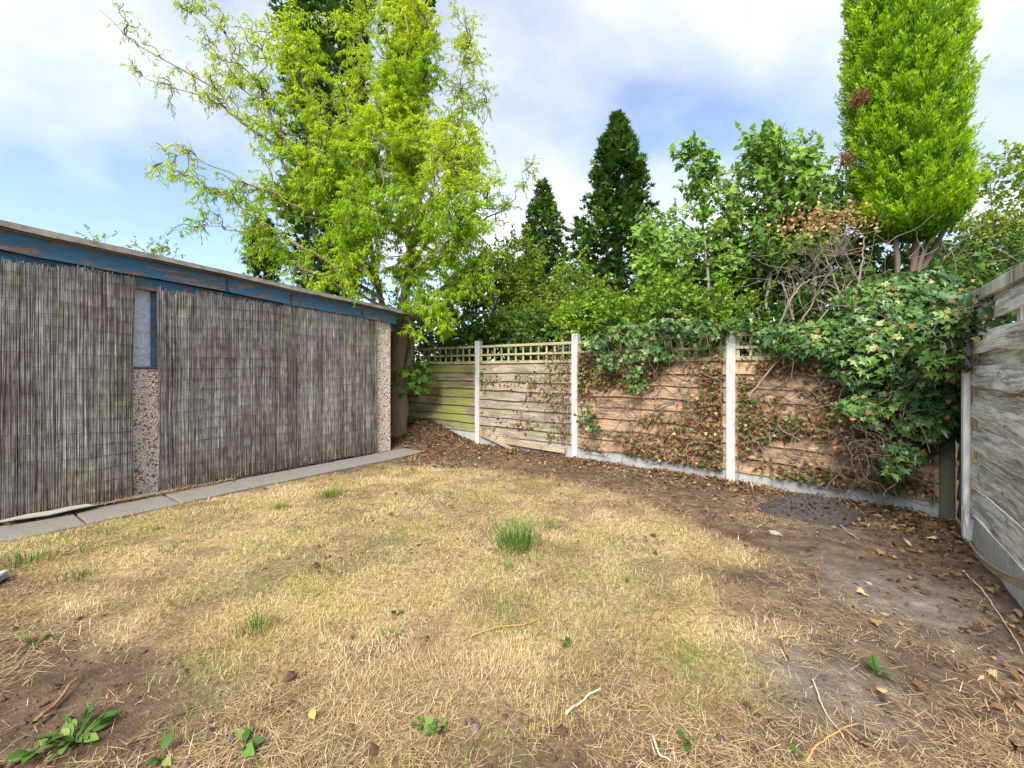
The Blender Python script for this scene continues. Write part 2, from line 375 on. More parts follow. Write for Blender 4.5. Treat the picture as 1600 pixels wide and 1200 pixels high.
def reed_mat():
    t = MT('weathered_reed'); v = t.attr('var'); p = t.obj()
    c = t.ramp(v, [(0, (.09, .08, .078)), (.25, (.235, .215, .21)), (.6, (.42, .395, .38)), (.88, (.60, .57, .545)), (1, (.68, .61, .53))])
    seg = t.noise(t.mapping(p, (12, 12, 3.0)), 2.2, 4, .7)
    c = t.mix(t.ramp(seg, [(.35, (.85, .85, .85)), (.6, (0, 0, 0))]), c, t.mix(1.0, c, C4((.42, .38, .36)), 'MULTIPLY'))
    blot = t.noise(t.mapping(p, (1.0, 1.0, .8)), 1.9, 4, .65)
    c = t.mix(t.ramp(blot, [(.45, (0, 0, 0)), (.58, (.6, .6, .6))]), c, t.mix(1.0, c, C4((.55, .49, .45)), 'MULTIPLY'))
    zz = t.n('SeparateXYZ', {0: t.pos()}).outputs[2]
    row = t.math('FLOOR', t.math('DIVIDE', t.math('ADD', zz, t.math('MULTIPLY', t.noise(p, 1.7, 1), .10)), .115))
    lx = t.n('VectorMath', {0: p, 1: (0.573, 0.819, 0)}, operation='DOT_PRODUCT').outputs['Value']
    cell = t.math('FLOOR', t.math('MULTIPLY', t.math('ADD', lx, t.math('MULTIPLY', row, .377)), 26.0))
    wnz = t.n('TexWhiteNoise', {0: t.n('CombineXYZ', {0: row, 1: cell, 2: 1.0}).outputs[0]}, noise_dimensions='3D').outputs['Value']
    c = t.mix(t.math('MULTIPLY', wnz, .38), c, t.mix(1.0, c, C4((.42, .40, .42)), 'MULTIPLY'))
    b = t.noise(p, 1.1, 4, .6)
    low_brown = t.ramp(t.math('ADD', zz, t.math('MULTIPLY', b, 1.1)), [(.55, (1, 1, 1)), (1.2, (0, 0, 0))])  # browner towards the foot of the screen
    c = t.mix(t.math('MULTIPLY', low_brown, .6), c, t.mix(1.0, c, C4((.62, .50, .30)), 'MULTIPLY'))
    b2 = t.noise(t.mapping(p, (2.5, 2.5, .9)), 2.1, 3)
    c = t.mix(t.ramp(b2, [(.54, (0, 0, 0)), (.68, (.55, .55, .55))]), c, t.mix(1.0, c, C4((.85, .98, .52)), 'MULTIPLY'))
    return t.surf(c, .85, None, .2)
M['reed'] = reed_mat()
def plain(name, c, rough=.6, spec=.3, metal=0.0, var=.25, scale=20):
    t = MT(name); n1 = t.noise(t.pos(), scale, 4)
    return t.surf(t.mix(t.math('MULTIPLY', n1, var * 2), C4(c), C4(tuple(k * .4 for k in c))), rough, None, spec, Metallic=metal)
M['wire'] = plain('rusty_wire', (.06, .052, .048), .7)
def paint_mat():
    t = MT('flaking_blue_paint'); p = t.obj(); a = t.noise(t.mapping(p, (1.6, 1.6, 9)), 2.6, 6, .68); b = t.noise(p, 2.0, 3); e = t.noise(p, 26, 4, .7)
    blue = t.mix(b, C4((.022, .085, .15)), C4((.05, .17, .27)))
    blue = t.mix(t.ramp(e, [(.60, (0, 0, 0)), (.72, (.6, .6, .6))]), blue, C4((.16, .30, .36)))
    peel = t.ramp(a, [(.525, (0, 0, 0)), (.56, (1, 1, 1))])
    c = t.mix(peel, blue, t.mix(e, C4((.12, .06, .045)), C4((.28, .19, .16))))
    return t.surf(c, .6, t.bump(t.math('SUBTRACT', 1.0, peel), .003, .8), .3)
M['blue'] = paint_mat()
def roof_mat():
    t = MT('fibre_cement_roof'); p = t.obj(); n = t.noise(p, 7, 5, .7)
    c = t.ramp(n, [(.3, (.16, .14, .12)), (.55, (.30, .27, .235)), (.75, (.42, .40, .36))])
    return t.surf(c, .9, t.bump(n, .006, .6), .15)
M['roof'] = roof_mat()
def pebble_mat():
    t = MT('pebbledash'); p = t.obj(); v = t.n('TexVoronoi', {'Vector': p, 'Scale': 62.0})
    r = t.n('SeparateColor', {0: v.outputs['Color']}).outputs[0]
    c = t.ramp(r, [(0, (.22, .12, .09)), (.09, (.38, .17, .12)), (.18, (.62, .49, .40)), (.40, (.76, .67, .57)), (.70, (.82, .76, .67)), (1, (.86, .83, .77))], 'CONSTANT')
    edge = t.ramp(v.outputs['Distance'], [(.55, (0, 0, 0)), (.80, (.4, .4, .4))])
    c = t.mix(edge, c, C4((.13, .09, .075)))
    h = t.ramp(v.outputs['Distance'], [(0, (1, 1, 1)), (.7, (0, 0, 0))])
    return t.surf(c, .85, t.bump(h, .012, 1.0), .25)
M['pebble'] = pebble_mat()
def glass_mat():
    t = MT('sky_tinted_film_glass'); p = t.obj(); n = t.noise(t.mapping(p, (4, 4, 7)), 1.5, 4, .6, 1.5)
    return t.surf(t.mix(n, C4((.40, .46, .60)), C4((.62, .68, .80))), .08, t.bump(n, .05, .7), .9)  # pale blue sky reflection put into the film's base colour
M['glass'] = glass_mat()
M['plaster'] = plain('pale_sheet', (.36, .335, .30), .85, .2)
M['moss'] = plain('moss', (.055, .10, .02), .95, .1)
M['leaf_yellow'] = leaf_mat('yellowed_leaf', [(0, (.55, .30, .05)), (.5, (.62, .32, .10)), (1, (.70, .50, .25))], .2, .7, .15)
M['white_bit'] = plain('white_scrap', (.36, .335, .29), .85, .2, 0, .6, 90)

# ------------------------------------------------------------------ ground
GA = np.array([-2.02, 6.90]); GD = np.array([0.573, 0.819]); GN = np.array([0.819, -0.573])   # garage far corner, run, outward normal
FP = [np.array(p) for p in [(-2.10, 8.52), (-0.578, 7.39), (0.941, 6.26), (2.517, 4.88), (3.83, 3.75)]]   # back fence posts
RD = unit(np.array([0.61, 0.79])); RP = np.array([3.46, 3.26])                                # right fence
lawn_px = [(0, 845), (200, 803), (345, 775), (480, 748), (600, 728), (700, 730), (800, 737), (900, 755), (1000, 787), (1080, 822), (1170, 848), (1215, 872), (1185, 884),
           (1120, 880), (1110, 905), (1190, 935), (1160, 960), (1250, 985), (1240, 1040), (1160, 1110), (1010, 1140), (820, 1185), (650, 1205), (440, 1190), (330, 1120), (220, 1050), (130, 985), (40, 940)]
LP = np.array([G(x, y)[:2] for x, y in lawn_px])
def poly_sd(q, poly):
    """signed distance, positive inside"""
    d = np.full(len(q), 1e9); inside = np.zeros(len(q), bool)
    for a, b in zip(poly, np.roll(poly, -1, 0)):
        ab = b - a; t = np.clip(((q - a) @ ab) / (ab @ ab), 0, 1)
        d = np.minimum(d, np.linalg.norm(q - a - t[:, None] * ab, axis=1))
        c = ((a[1] > q[:, 1]) != (b[1] > q[:, 1])) & (q[:, 0] < (b[0] - a[0]) * (q[:, 1] - a[1]) / (b[1] - a[1] + 1e-12) + a[0])
        inside ^= c
    return np.where(inside, d, -d)
def lawn_f(q):
    sd = poly_sd(q, LP)
    n = fbm(xy0(q[:, 0] * 2.6, q[:, 1] * 2.6), 3, 5) - .5
    near = np.clip((q[:, 1] - 1.2) / .9, 0.5, 1)                       # the lawn thins out towards the trodden near edge
    bald = np.clip((fbm(xy0(q[:, 0] * 4.6, q[:, 1] * 4.6), 4, 31) - .34) / .14, 0.50, 1)
    return np.clip((sd + n * .45) / .28 + .55, 0, 1) * near * bald
def ground_h(q):
    x, y = q[:, 0], q[:, 1]
    h = .035 * (fbm(xy0(x * 1.3, y * 1.3), 2, 1) - .5) + .028 * (fbm(xy0(x * 6, y * 6), 3, 2) - .5)
    h += .34 * np.exp(-(((x + 1.55) / .75) ** 2 + ((y - 8.25) / .75) ** 2))          # soil banked up in the corner by the tree
    u = np.array([.76, -.65]); t = (q - FP[3]) @ u; o = (q - FP[3]) @ np.array([.65, .76])
    h += .02 * np.exp(-(o / .35) ** 2) * (t < 1.6)
    far = np.clip((np.hypot(x, y) - 16) / 10, 0, 1)
    return h * (1 - far)
def make_ground():
    n = 241; u = np.linspace(-1, 1, n); s = np.sign(u) * (np.abs(u) * 5.2 + 295 * np.abs(u) ** 9)
    X, Y = np.meshgrid(s + .4, s + 4.4, indexing='ij'); q = np.stack([X.ravel(), Y.ravel()], -1)
    h = ground_h(q); lawn = lawn_f(q)
    rough = np.clip(1 - lawn, .3, 1) * (np.hypot(q[:, 0] - .4, q[:, 1] - 4.4) < 8)
    h = h + rough * .018 * (fbm(xy0(q[:, 0] * 16, q[:, 1] * 16), 2, 9) - .5)
    g1 = G(1400, 930)[:2]; g2 = G(1260, 1060)[:2]
    grey = np.exp(-(((q - g1) / .45) ** 2).sum(1)) + np.exp(-(((q - g2) / .30) ** 2).sum(1)) + .8 * np.exp(-(((q - G(1265, 800)[:2]) / .5) ** 2).sum(1))
    grey = np.clip(grey * (.4 + 1.2 * fbm(xy0(q[:, 0] * 5, q[:, 1] * 5), 3, 21)), 0, 1)
    i = np.arange(n * n).reshape(n, n)
    Q = np.stack([i[:-1, :-1], i[1:, :-1], i[1:, 1:], i[:-1, 1:]], -1).reshape(-1, 4)
    o = build('ground', np.column_stack([q, h]), Q, M['ground'], None, {'lawn': lawn, 'grey': grey}, True)
    tag(o, 'bare brown garden soil under the dry lawn', None, None, 'structure')
make_ground()
def on_ground(q):
    q = np.atleast_2d(q); return np.column_stack([q, ground_h(q)])

# ------------------------------------------------------------------ garage
def wall_pt(s, z, off=0.0):                     # s metres back from the far corner, off metres out from the wall
    p = GA - GD * s + GN * off; return np.array([p[0], p[1], z])
gd3 = np.array([*GD, 0]); gn3 = np.array([*GN, 0]); UP = np.array([0, 0, 1.])
L = 6.6; DEPTH = 3.0
garage = thing('garage', wall_pt(0, 0), 'long low concrete garage with blue fascia and flat sloping roof', 'garage')
def gpart(name, s0, s1, z0, z1, o0, o1, mat, parent=garage, ch=.004):
    c = (wall_pt((s0 + s1) / 2, (z0 + z1) / 2, (o0 + o1) / 2))
    V, Fc = cbox(c, gd3, gn3, UP, abs(s1 - s0), abs(o1 - o0), z1 - z0, ch)
    return build(name, V, Fc, mat, parent)
# pebbledash wall panels with a window opening at s 2.45..3.75
gpart('wall_panel', 0.27, 2.45, -.1, 2.16, -.08, 0, M['pebble'])
gpart('wall_panel', 2.45, 3.75, -.1, 1.31, -.08, .0, M['pebble'])
gpart('wall_panel', 3.75, L, -.1, 2.16, -.08, 0, M['pebble'])
gpart('corner_pillar', -0.03, 0.268, -.1, 2.09, -.12, .05, M['pebble'], ch=.012)
gpart('end_wall', -0.02, .06, -.1, 2.1, -DEPTH, -.122, M['pebble'])
gpart('end_wall', L - .09, L - .001, -.1, 2.45, -DEPTH, -.082, M['pebble'])
gpart('rear_wall', .062, L - .092, -.1, 2.1, -DEPTH, -DEPTH + .08, M['pebble'])
win = gpart('window', 2.45, 3.75, 1.315, 1.335, -.06, .012, M['blue'])           # sill rail
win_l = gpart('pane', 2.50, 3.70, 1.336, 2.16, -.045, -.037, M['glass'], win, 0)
for a, b in ((2.452, 2.50), (3.70, 3.748), (2.965, 3.018)):
    gpart('frame', a, b, 1.337, 2.158, -.06, -.005, M['blue'], win)
# the roof falls along its length towards the far end
def roof_z(s): return 2.262 + .062 * s
def slope_board(name, s0, s1, top, h, o0, o1, mat, parent=garage, n=40):
    s = np.linspace(s0, s1, n); V = []
    for k in s:
        zt = roof_z(k) - top; w = .006 * math.sin(k * 3.1) + .003 * math.sin(k * 11)
        for o, z in ((o0, zt), (o1, zt), (o1, zt - h + w), (o0, zt - h + w)): V.append(wall_pt(k, z, o))
    i = np.arange(n - 1)[:, None] * 4; k = np.arange(4)[None]; k2 = (k + 1) % 4
    Q = np.stack([i + k, i + 4 + k, i + 4 + k2, i + k2], -1).reshape(-1, 4)
    Q = np.vstack([Q, [[0, 1, 2, 3]], [[4 * n - 1, 4 * n - 2, 4 * n - 3, 4 * n - 4]]])
    return build(name, V, Q, mat, parent)
fa = slope_board('fascia_board', -.10, L, .045, .165, .075, .10, M['blue'])
slope_board('fascia_board', -.06, L, .213, .12, .015, .045, M['blue'])
slope_board('soffit_board', -.12, L, .03, .012, -.02, .135, M['wood_tan'])
for s in (.55, 1.62, 2.36): 
    V, Fc = cbox(wall_pt(s, roof_z(s) - .13, .107), gd3, gn3, UP, .02, .012, .12, .002); build('bracket', V, Fc, M['wire'], garage)
def make_roof():
    n, m = 30, 120; s = np.linspace(-.85, L + .05, n); o = np.linspace(-DEPTH - .1, .16, m)
    S, O = np.meshgrid(s, o, indexing='ij')
    top = roof_z(S) + .018 * np.cos((O - .16) * 2 * np.pi / .146) + .004
    Pm = GA[None, None] - GD * S[..., None] + GN * O[..., None]
    T = np.dstack([Pm, top]); B = np.dstack([Pm, top - .014]); V = np.vstack([T.reshape(-1, 3), B.reshape(-1, 3)])
    i = np.arange(n * m).reshape(n, m); q = np.stack([i[:-1, :-1], i[:-1, 1:], i[1:, 1:], i[1:, :-1]], -1).reshape(-1, 4)
    e = []
    for a in (i[:, 0], i[:, -1], i[0], i[-1]): e.append(np.stack([a[:-1], a[1:], a[1:] + n * m, a[:-1] + n * m], -1))
    build('roof_sheet', V, np.vstack([q, q[:, ::-1] + n * m] + e), M['roof'], garage, None, True)
make_roof()
slope_board('roof_edge_trim', -.84, L, -.012, .042, .163, .178, M['roof'])

# reed screens hung on the garage wall
def reed_screen(s0, s1, ztop, label, seed, lift, moss=0):
    t = thing('reed_screen', wall_pt((s0 + s1) / 2, 0, .05), label, 'reed screen', 'reed screens hung on the garage wall')
    r = np.random.default_rng(seed); dens = 440
    parts = []; var = []
    for layer, off in ((0, .052), (1, .062)):
        n = int((s1 - s0) * dens); s = np.sort(r.uniform(s0, s1, n)); m = 6
        zt = ztop + r.normal(0, .020, n) + .02 * np.sin(s * 5 + seed) + .012 * np.sin(s * 13)
        zb = .03 + np.abs(r.normal(0, .05, n))
        k = np.linspace(0, 1, m)[None]
        z = zb[:, None] + (zt - zb)[:, None] * k
        sway = (r.normal(0, .010, n)[:, None] * (k - .5) * 2) + r.normal(0, .0022, (n, m))
        bulge = lift * (.02 + .025 * fbm(np.dstack([s[:, None] * 1.5 + 0 * k, z * 1.2, 0 * z + seed]), 2, 3)) + off + r.normal(0, .0022, (n, 1))
        bulge = bulge + .004 * np.sin(z * 2 * np.pi / .115)                 # wires pinch the reeds
        S = s[:, None] + sway; pts = np.dstack([GA[0] - GD[0] * S + GN[0] * bulge, GA[1] - GD[1] * S + GN[1] * bulge, z])
        R = r.uniform(.0019, .0039, (n, 1)) * np.ones((1, m))
        V, Q = tubes(pts, R, 4); parts.append((V, Q))
        clump = fbm(np.stack([s * 9, 0 * s, 0 * s + seed], -1), 2, 8)
        v = np.clip(.28 + .42 * r.random(n) + .35 * (clump - .5) + .25 * (r.random(n) < .06) - .25 * (r.random(n) < .08), 0, 1)
        var.append(np.repeat(v, m * 4))
    V, Fc = merge(parts)
    tag(build('reeds', V, Fc, M['reed'], t, {'var': np.concatenate(var)}, True), kind='stuff')
    rows = []
    k = np.linspace(s0, s1, 60)
    for zi in np.arange(.16, ztop - .05, .115):
        sag = .022 * np.sin(k * 2.3 + zi * 1.3 + seed) + .045 * (fbm(np.stack([k * 4, 0 * k + zi * 7, 0 * k], -1), 2, seed) - .5) + r.normal(0, .0025, 60)
        off = .074 + lift * .036
        pts = np.stack([GA[0] - GD[0] * k + GN[0] * off, GA[1] - GD[1] * k + GN[1] * off, zi + sag], -1)
        rows.append(pts)
    for pts in rows:
        v, q = tubes(pts[None], .0016, 4); build('tie_wire', v, q, M['wire'], t)
    return t
reed_screen(3.19, 6.45, 2.20, 'grey reed screen left of the narrow window gap', 3, 1.0)
reed_screen(1.66, 2.985, 2.115, 'grey reed screen right beside the window gap, dark blotched', 14, .7)
reed_screen(.275, 1.70, 2.12, 'grey reed screen next to the pebbledash corner pillar', 25, .6)

# paving beside the garage
paving = tag(build('paving', np.array([wall_pt(-.24, -.03, .06), wall_pt(L, -.03, .06), wall_pt(L, -.03, .74), wall_pt(-.24, -.03, .74)]), np.array([[0, 1, 2, 3]]), M['ground']), 'narrow path of grey concrete slabs along the garage', None, None, 'structure')
s = -.22; k = 0
while s < 5.9:
    w = .64 + random.uniform(-.015, .015); z = -.006 + random.uniform(-.005, .006); tilt = random.uniform(-.008, .008)
    ux = unit(gd3 + UP * tilt); V, Fc = cbox(wall_pt(s + w / 2, z, .40 + random.uniform(-.012, .012)), ux, gn3, np.cross(ux, gn3) * -1, w - .022, .50, .05, .006)
    build('slab', V, Fc, M['slab'], paving); s += w; k += 1
def sheet_piece():
    c = G(70, 812); n = 12; V = []
    out = [(-.30, -.04), (-.18, .05), (0, .07), (.12, .085), (.30, .05), (.27, -.03), (.16, -.07), (.05, -.045), (-.1, -.06)]
    top = [wall_pt(0, .048, 0) * 0 + c + gd3 * a + gn3 * b + UP * (.055 + .012 * math.sin(a * 14)) for a, b in out]
    top = np.array(top); top[:, 2] = .052 + .014 * np.abs(np.sin(np.arange(9) * 1.7)); bot = top - UP * .009
    m = len(top); fs = [np.array([[i, (i + 1) % m, m + (i + 1) % m, m + i]]) for i in range(m)]
    cen = np.vstack([top.mean(0), bot.mean(0)])
    V = np.vstack([top, bot, cen]); tri = [[i, (i + 1) % m, 2 * m] for i in range(m)] + [[m + (i + 1) % m, m + i, 2 * m + 1] for i in range(m)]
    o = build('broken_sheet', V, [np.vstack(fs), np.array(tri)], M['plaster'], None, None, False, c)
    tag(o, 'broken pale flat sheet lying on the slabs at the reed foot', 'sheet fragment')
sheet_piece()
c = G(-60, 930); V, Fc = cbox(c + np.array([-.12, 0, .02]), unit(np.array([.9, .35, .02])), unit(np.array([-.35, .9, 0])), UP, .42, .30, .05, .008)
tag(build('loose_slab', V, Fc, M['gravel_board'], None, None, False, c), 'pale loose slab edge just inside the left of the lawn', 'paving slab')

# ------------------------------------------------------------------ fences
def board(A, B, z0, h, th, nrm, seed, waney=.012, lean=.014, n=26, sag=0.0):
    """horizontal lap board from A to B (xy), lower edge thick and wavy, upper edge tucked back"""
    A, B = np.asarray(A, float), np.asarray(B, float); t = np.linspace(0, 1, n); ln = np.linalg.norm(B - A)
    q = A + (B - A) * t[:, None]; x = t * ln
    lo = z0 + waney * 2 * (fbm(np.stack([x * 3.1, 0 * x, 0 * x + seed], -1), 3, 2) - .5) - sag * np.sin(np.pi * t)
    hi = z0 + h + waney * (fbm(np.stack([x * 2.3, 0 * x + 9, 0 * x + seed], -1), 2, 4) - .5) - sag * np.sin(np.pi * t)
    bow = .008 * (fbm(np.stack([x * 1.6, 0 * x + 4, 0 * x + seed], -1), 2, 6) - .5)
    n3 = np.asarray(nrm, float)
    def row(z, o): return np.column_stack([q + n3[:2] * (o + bow)[:, None], z])
    zero = np.zeros(n); mid = (lo + hi) / 2
    rows = [row(lo, zero + lean + th), row(mid, zero + lean * .55 + th), row(hi, zero + th * .55), row(hi, zero), row(lo, zero + lean)]
    V = np.stack(rows, 1).reshape(-1, 3); m = 5
    i = np.arange(n - 1)[:, None] * m; k = np.arange(m)[None]; k2 = (k + 1) % m
    Q = np.stack([i + k, i + k2, i + m + k2, i + m + k], -1).reshape(-1, 4)
    caps = np.array([[0, 4, 3, 2, 1], [(n - 1) * m + j for j in range(5)]])
    hh = np.tile(np.array([0, .5, 1, 1, 0]) * h, n) + z0
    bc = np.column_stack([np.repeat(x, m) + seed * 3.7, hh, np.full(n * m, seed * 1.37)])
    return V, [Q, caps], {'bc': bc}
def stick(c, ux, uy, uz, sx, sy, sz, seed, ch=.002):
    V, Fc = cbox(c, ux, uy, uz, sx, sy, sz, ch)
    l = (V - np.asarray(c)) @ np.stack([ux, uy, uz], 1)
    order = np.argsort([-sx, -sy, -sz])
    bc = np.column_stack([l[:, order[0]] + seed * 2.3, l[:, order[1]], np.full(len(V), seed * 1.71)])
    return V, Fc, {'bc': bc}
bay_look = ['wood_green', 'wood_tan', 'wood_orange', 'wood_orange']
bay_lab = ['lap fence panel stained green with algae, behind the willow trunk', 'tan weathered lap fence panel under a clear row of trellis',
           'orange bare lap fence panel crossed by dead ivy, between two tall white posts', 'orange lap fence panel half hidden by the big ivy at right']
post_lab = ['far fence post in the shaded corner behind the willow', 'farthest visible slim white concrete fence post, left of the tan panel', 'middle white concrete fence post, right of the tan panel',
            'nearest tall white concrete post of the back fence', 'fence post buried in the ivy at the garden corner']
heights = [1.74, 1.80, 1.83, 1.74, 1.8]
for i, p in enumerate(FP):
    u = unit(FP[min(i + 1, 4)] - FP[max(i - 1, 0)]); u3 = np.array([*u, 0]); n3 = np.array([-abs(u[1]), -abs(u[0]), 0])
    z0 = -.2; h = heights[i]
    V, Fc = cbox(np.array([*p, (z0 + h) / 2]), u3, n3, UP, .10, .11, h - z0, .010)
    tag(build('concrete_post', V, Fc, M['post'] if 0 < i < 4 else M['shade_dark_post'], None, None, False, [*p, 0]), post_lab[i], 'fence post', 'concrete posts of the back fence')
BAYN = []
for b in range(4):
    A, B = FP[b], FP[b + 1]; u = unit(B - A); u3 = np.array([*u, 0]); n2 = np.array([u[1], -u[0]]); n2 = n2 if n2[1] < 0 else -n2; n3 = np.array([*n2, 0]); BAYN.append((A, B, u, n2))
    A1 = A + u * .045; B1 = B - u * .045; ln = np.linalg.norm(B1 - A1)
    base = .23 if b == 0 else (.20 if b == 1 else (.17 if b == 2 else .15))
    # concrete gravel board below
    V, Fc = cbox(np.array([*((A1 + B1) / 2), (base - .25) / 2]), u3, n3, UP, ln, .045, base + .25, .006)
    tag(build('gravel_board', V, Fc, M['gravel_board'], None, None, False, [*((A1 + B1) / 2), 0]),
        ['concrete gravel board half buried in leaf litter by the willow', 'concrete gravel board below the tan fence panel', 'concrete gravel board below the orange panel between two tall posts', 'short exposed concrete gravel board right of the nearest post'][b], 'gravel board', 'concrete gravel boards under the back fence')
    t = thing('fence_panel', [*((A1 + B1) / 2), base], bay_lab[b], 'fence panel', 'lap panels of the back fence')
    top = 1.41; nb = 8; bh = (top - base) / nb
    for k in range(nb):
        zz = base + k * bh + random.uniform(-.006, .006)
        V, Fc, at = board(A1, B1, zz, bh + .035, .010, n3, b * 20 + k, .020 if b else .012, .028 + random.uniform(-.004, .008))
        build('board', V, Fc, M[bay_look[b]], t, at)
    # frame rails and trellis topper
    V, Fc, at = stick(np.array([*((A1 + B1) / 2 + n2 * .022), top + .02]), u3, n3, UP, ln, .035, .045, b); trel = build('trellis', V, Fc, M['wood_trellis'], t, at)
    for e in (A1 + u * .02, B1 - u * .02):
        V, Fc, at = stick(np.array([*(e + n2 * -.014), (top + base) / 2]), UP, u3, n3, top - base, .04, .02, b + 5); build('stile', V, Fc, M['wood_tan'], t, at)
    for zz in (1.555, 1.70):
        V, Fc, at = stick(np.array([*((A1 + B1) / 2 + n2 * .018), zz]), u3, n3, UP, ln, .016, .032 if zz < 1.6 else .040, b + zz); build('slat', V, Fc, M['wood_trellis'], trel, at)
    for k in range(13):
        e = A1 + u * (.02 + (ln - .04) * k / 12)
        V, Fc, at = stick(np.array([*(e + n2 * .001), 1.56]), UP, u3, n3, .26, .030 if k % 12 else .04, .016, b * 3 + k); build('slat', V, Fc, M['wood_trellis'], trel, at)
# the loose batten leaning at the foot of the second bay
def lean_batten(px, lab, w=.05, th=.018):
    a, b = px; d = unit(b - a); up = unit(np.cross(np.cross(d, UP), d)); sd = np.cross(d, up)
    V, Fc, at = stick((a + b) / 2, d, sd, up, np.linalg.norm(b - a), th, w, 4.4, .003)
    tag(build('loose_batten', V, Fc, M['wood_pale'], None, at, False, np.array([*((a + b) / 2)[:2], 0])), lab, 'batten')
A, B, u, n2 = BAYN[1]
lean_batten((np.array([*(A + u * .08 + n2 * .06), .205]), np.array([*(A + u * .80 + n2 * .10), .03])), 'pale loose batten slanting down at the foot of the tan fence panel')
lean_batten((np.array([*(A + u * .30 + n2 * .055), .145]), np.array([*(A + u * 1.75 + n2 * .075), .115])), 'long orange loose board resting low against the tan fence panel', .10, .02)

# right-hand fence, seen steeply from the garden side
rd3 = np.array([*RD, 0]); rn = np.array([-RD[1], RD[0]]); rn3 = np.array([*rn, 0])
def rp(t, z, o=0.0): q = RP - RD * t + rn * o; return np.array([q[0], q[1], z])       # t metres towards the camera
V, Fc = cbox(rp(-.04, .83, -.035), rd3, rn3, UP, .08, .075, 2.10, .008)
tag(build('concrete_post', V, Fc, M['white_post'], None, None, False, rp(-.04, 0, -.035)), 'white post at the far end of the grey right-hand fence', 'fence post')
V, Fc, at = stick(rp(.022, .90, -.05), UP, rd3, rn3, 1.45, .026, .03, 9)
tag(build('timber_strip', V, Fc, M['wood_orange'], None, at, False, rp(.022, .17, -.05)), 'thin brown timber strip beside the right-hand white post', 'timber strip')
OB = -.088
tp = thing('fence_panel', rp(.95, .27, OB), 'silver grey warped lap fence panel close at the right edge', 'fence panel')
A1, B1 = rp(.05, 0, OB)[:2], rp(1.95, 0, OB)[:2]
zed = 1.415
for k in range(11):
    h = .165 + .012 * math.sin(k * 2.7); off = .034 if k % 2 == 0 else .0                     # boards lap alternately front and back
    V, Fc, at = board(A1 + rn * off, B1 + rn * off, zed, h, .016, rn3, 100 + k, .030, .012, 60, .008 * math.sin(k * 1.7)); build('board', V, Fc, M['wood_grey'], tp, at)
    zed -= .118
V, Fc, at = board(A1 + rn * .02, B1 + rn * .02, 1.645, .15, .016, rn3, 130, .018, .010, 60); build('board', V, Fc, M['wood_grey'], tp, at)
V, Fc, at = stick(rp(.99, 1.835, OB + .02), rd3, rn3, UP, 1.92, .085, .085, 3, .006); build('capping_rail', V, Fc, M['wood_grey'], tp, at)
for k, tt in enumerate((.10, .36, .95, 1.5)):
    V, Fc, at = stick(rp(tt, 1.60, OB + .008), UP, rd3, rn3, .15, .06, .02, k); build('spacer_block', V, Fc, M['wood_grey'], tp, at)
for tt in (.07, 1.0, 1.93):
    V, Fc, at = stick(rp(tt, 1.05, OB - .016), UP, rd3, rn3, 1.55, .05, .025, tt); build('stile', V, Fc, M['wood_grey'], tp, at)
V, Fc = cbox(rp(1.0, -.02, OB + .03), rd3, unit(rn3 + UP * .06), unit(UP - rn3 * .06), 1.93, .05, .46, .010)
tag(build('gravel_board', V, Fc, M['white_board'], None, None, False, rp(1.0, 0, OB)), 'whitewashed concrete board at the foot of the right-hand fence', 'gravel board')
cp = thing('fence_panel', [*((RP + RD * .1 + FP[4] - RD * .06) / 2 - rn * .06), .05], 'short added panel darkening the corner gap below the big ivy', 'fence panel')  # added boards, set in to make the open gap dark
for k in range(9):
    V, Fc, at = board(RP + RD * .03 - rn * .09, FP[4] - RD * .02 - rn * .09, .02 + k * .165, .20, .012, rn3, 160 + k, .015, .02, 12); build('board', V, Fc, M['wood_green'], cp, at)
def bent_batten():
    t = np.linspace(0, 1, 50); tt = .03 + 1.45 * t; z = .10 + np.where(t < .45, .55, .35) * (t - .45) ** 2
    o = OB + .09 + .05 * np.sin(t * np.pi); V = []
    for a, zz, oo in zip(tt, z, o):
        for dz, do in ((0, 0), (0, .004), (.05, .004), (.05, 0)): V.append(rp(a, zz + dz, oo + do + dz * .25))
    n = 50; i = np.arange(n - 1)[:, None] * 4; k = np.arange(4)[None]; k2 = (k + 1) % 4
    Q = np.stack([i + k, i + k2, i + 4 + k2, i + 4 + k], -1).reshape(-1, 4)
    Q = np.vstack([Q, [[3, 2, 1, 0]], [[4 * n - 4, 4 * n - 3, 4 * n - 2, 4 * n - 1]]])
    bc = np.column_stack([np.repeat(tt, 4), np.tile([0, 0, .055, .055], n), np.full(4 * n, .7)])
    tag(build('bent_batten', V, Q, M['wood_pale'], None, {'bc': bc}, False, rp(.7, 0, .05)), 'bent thin batten curling down off the right-hand fence', 'batten')
bent_batten()

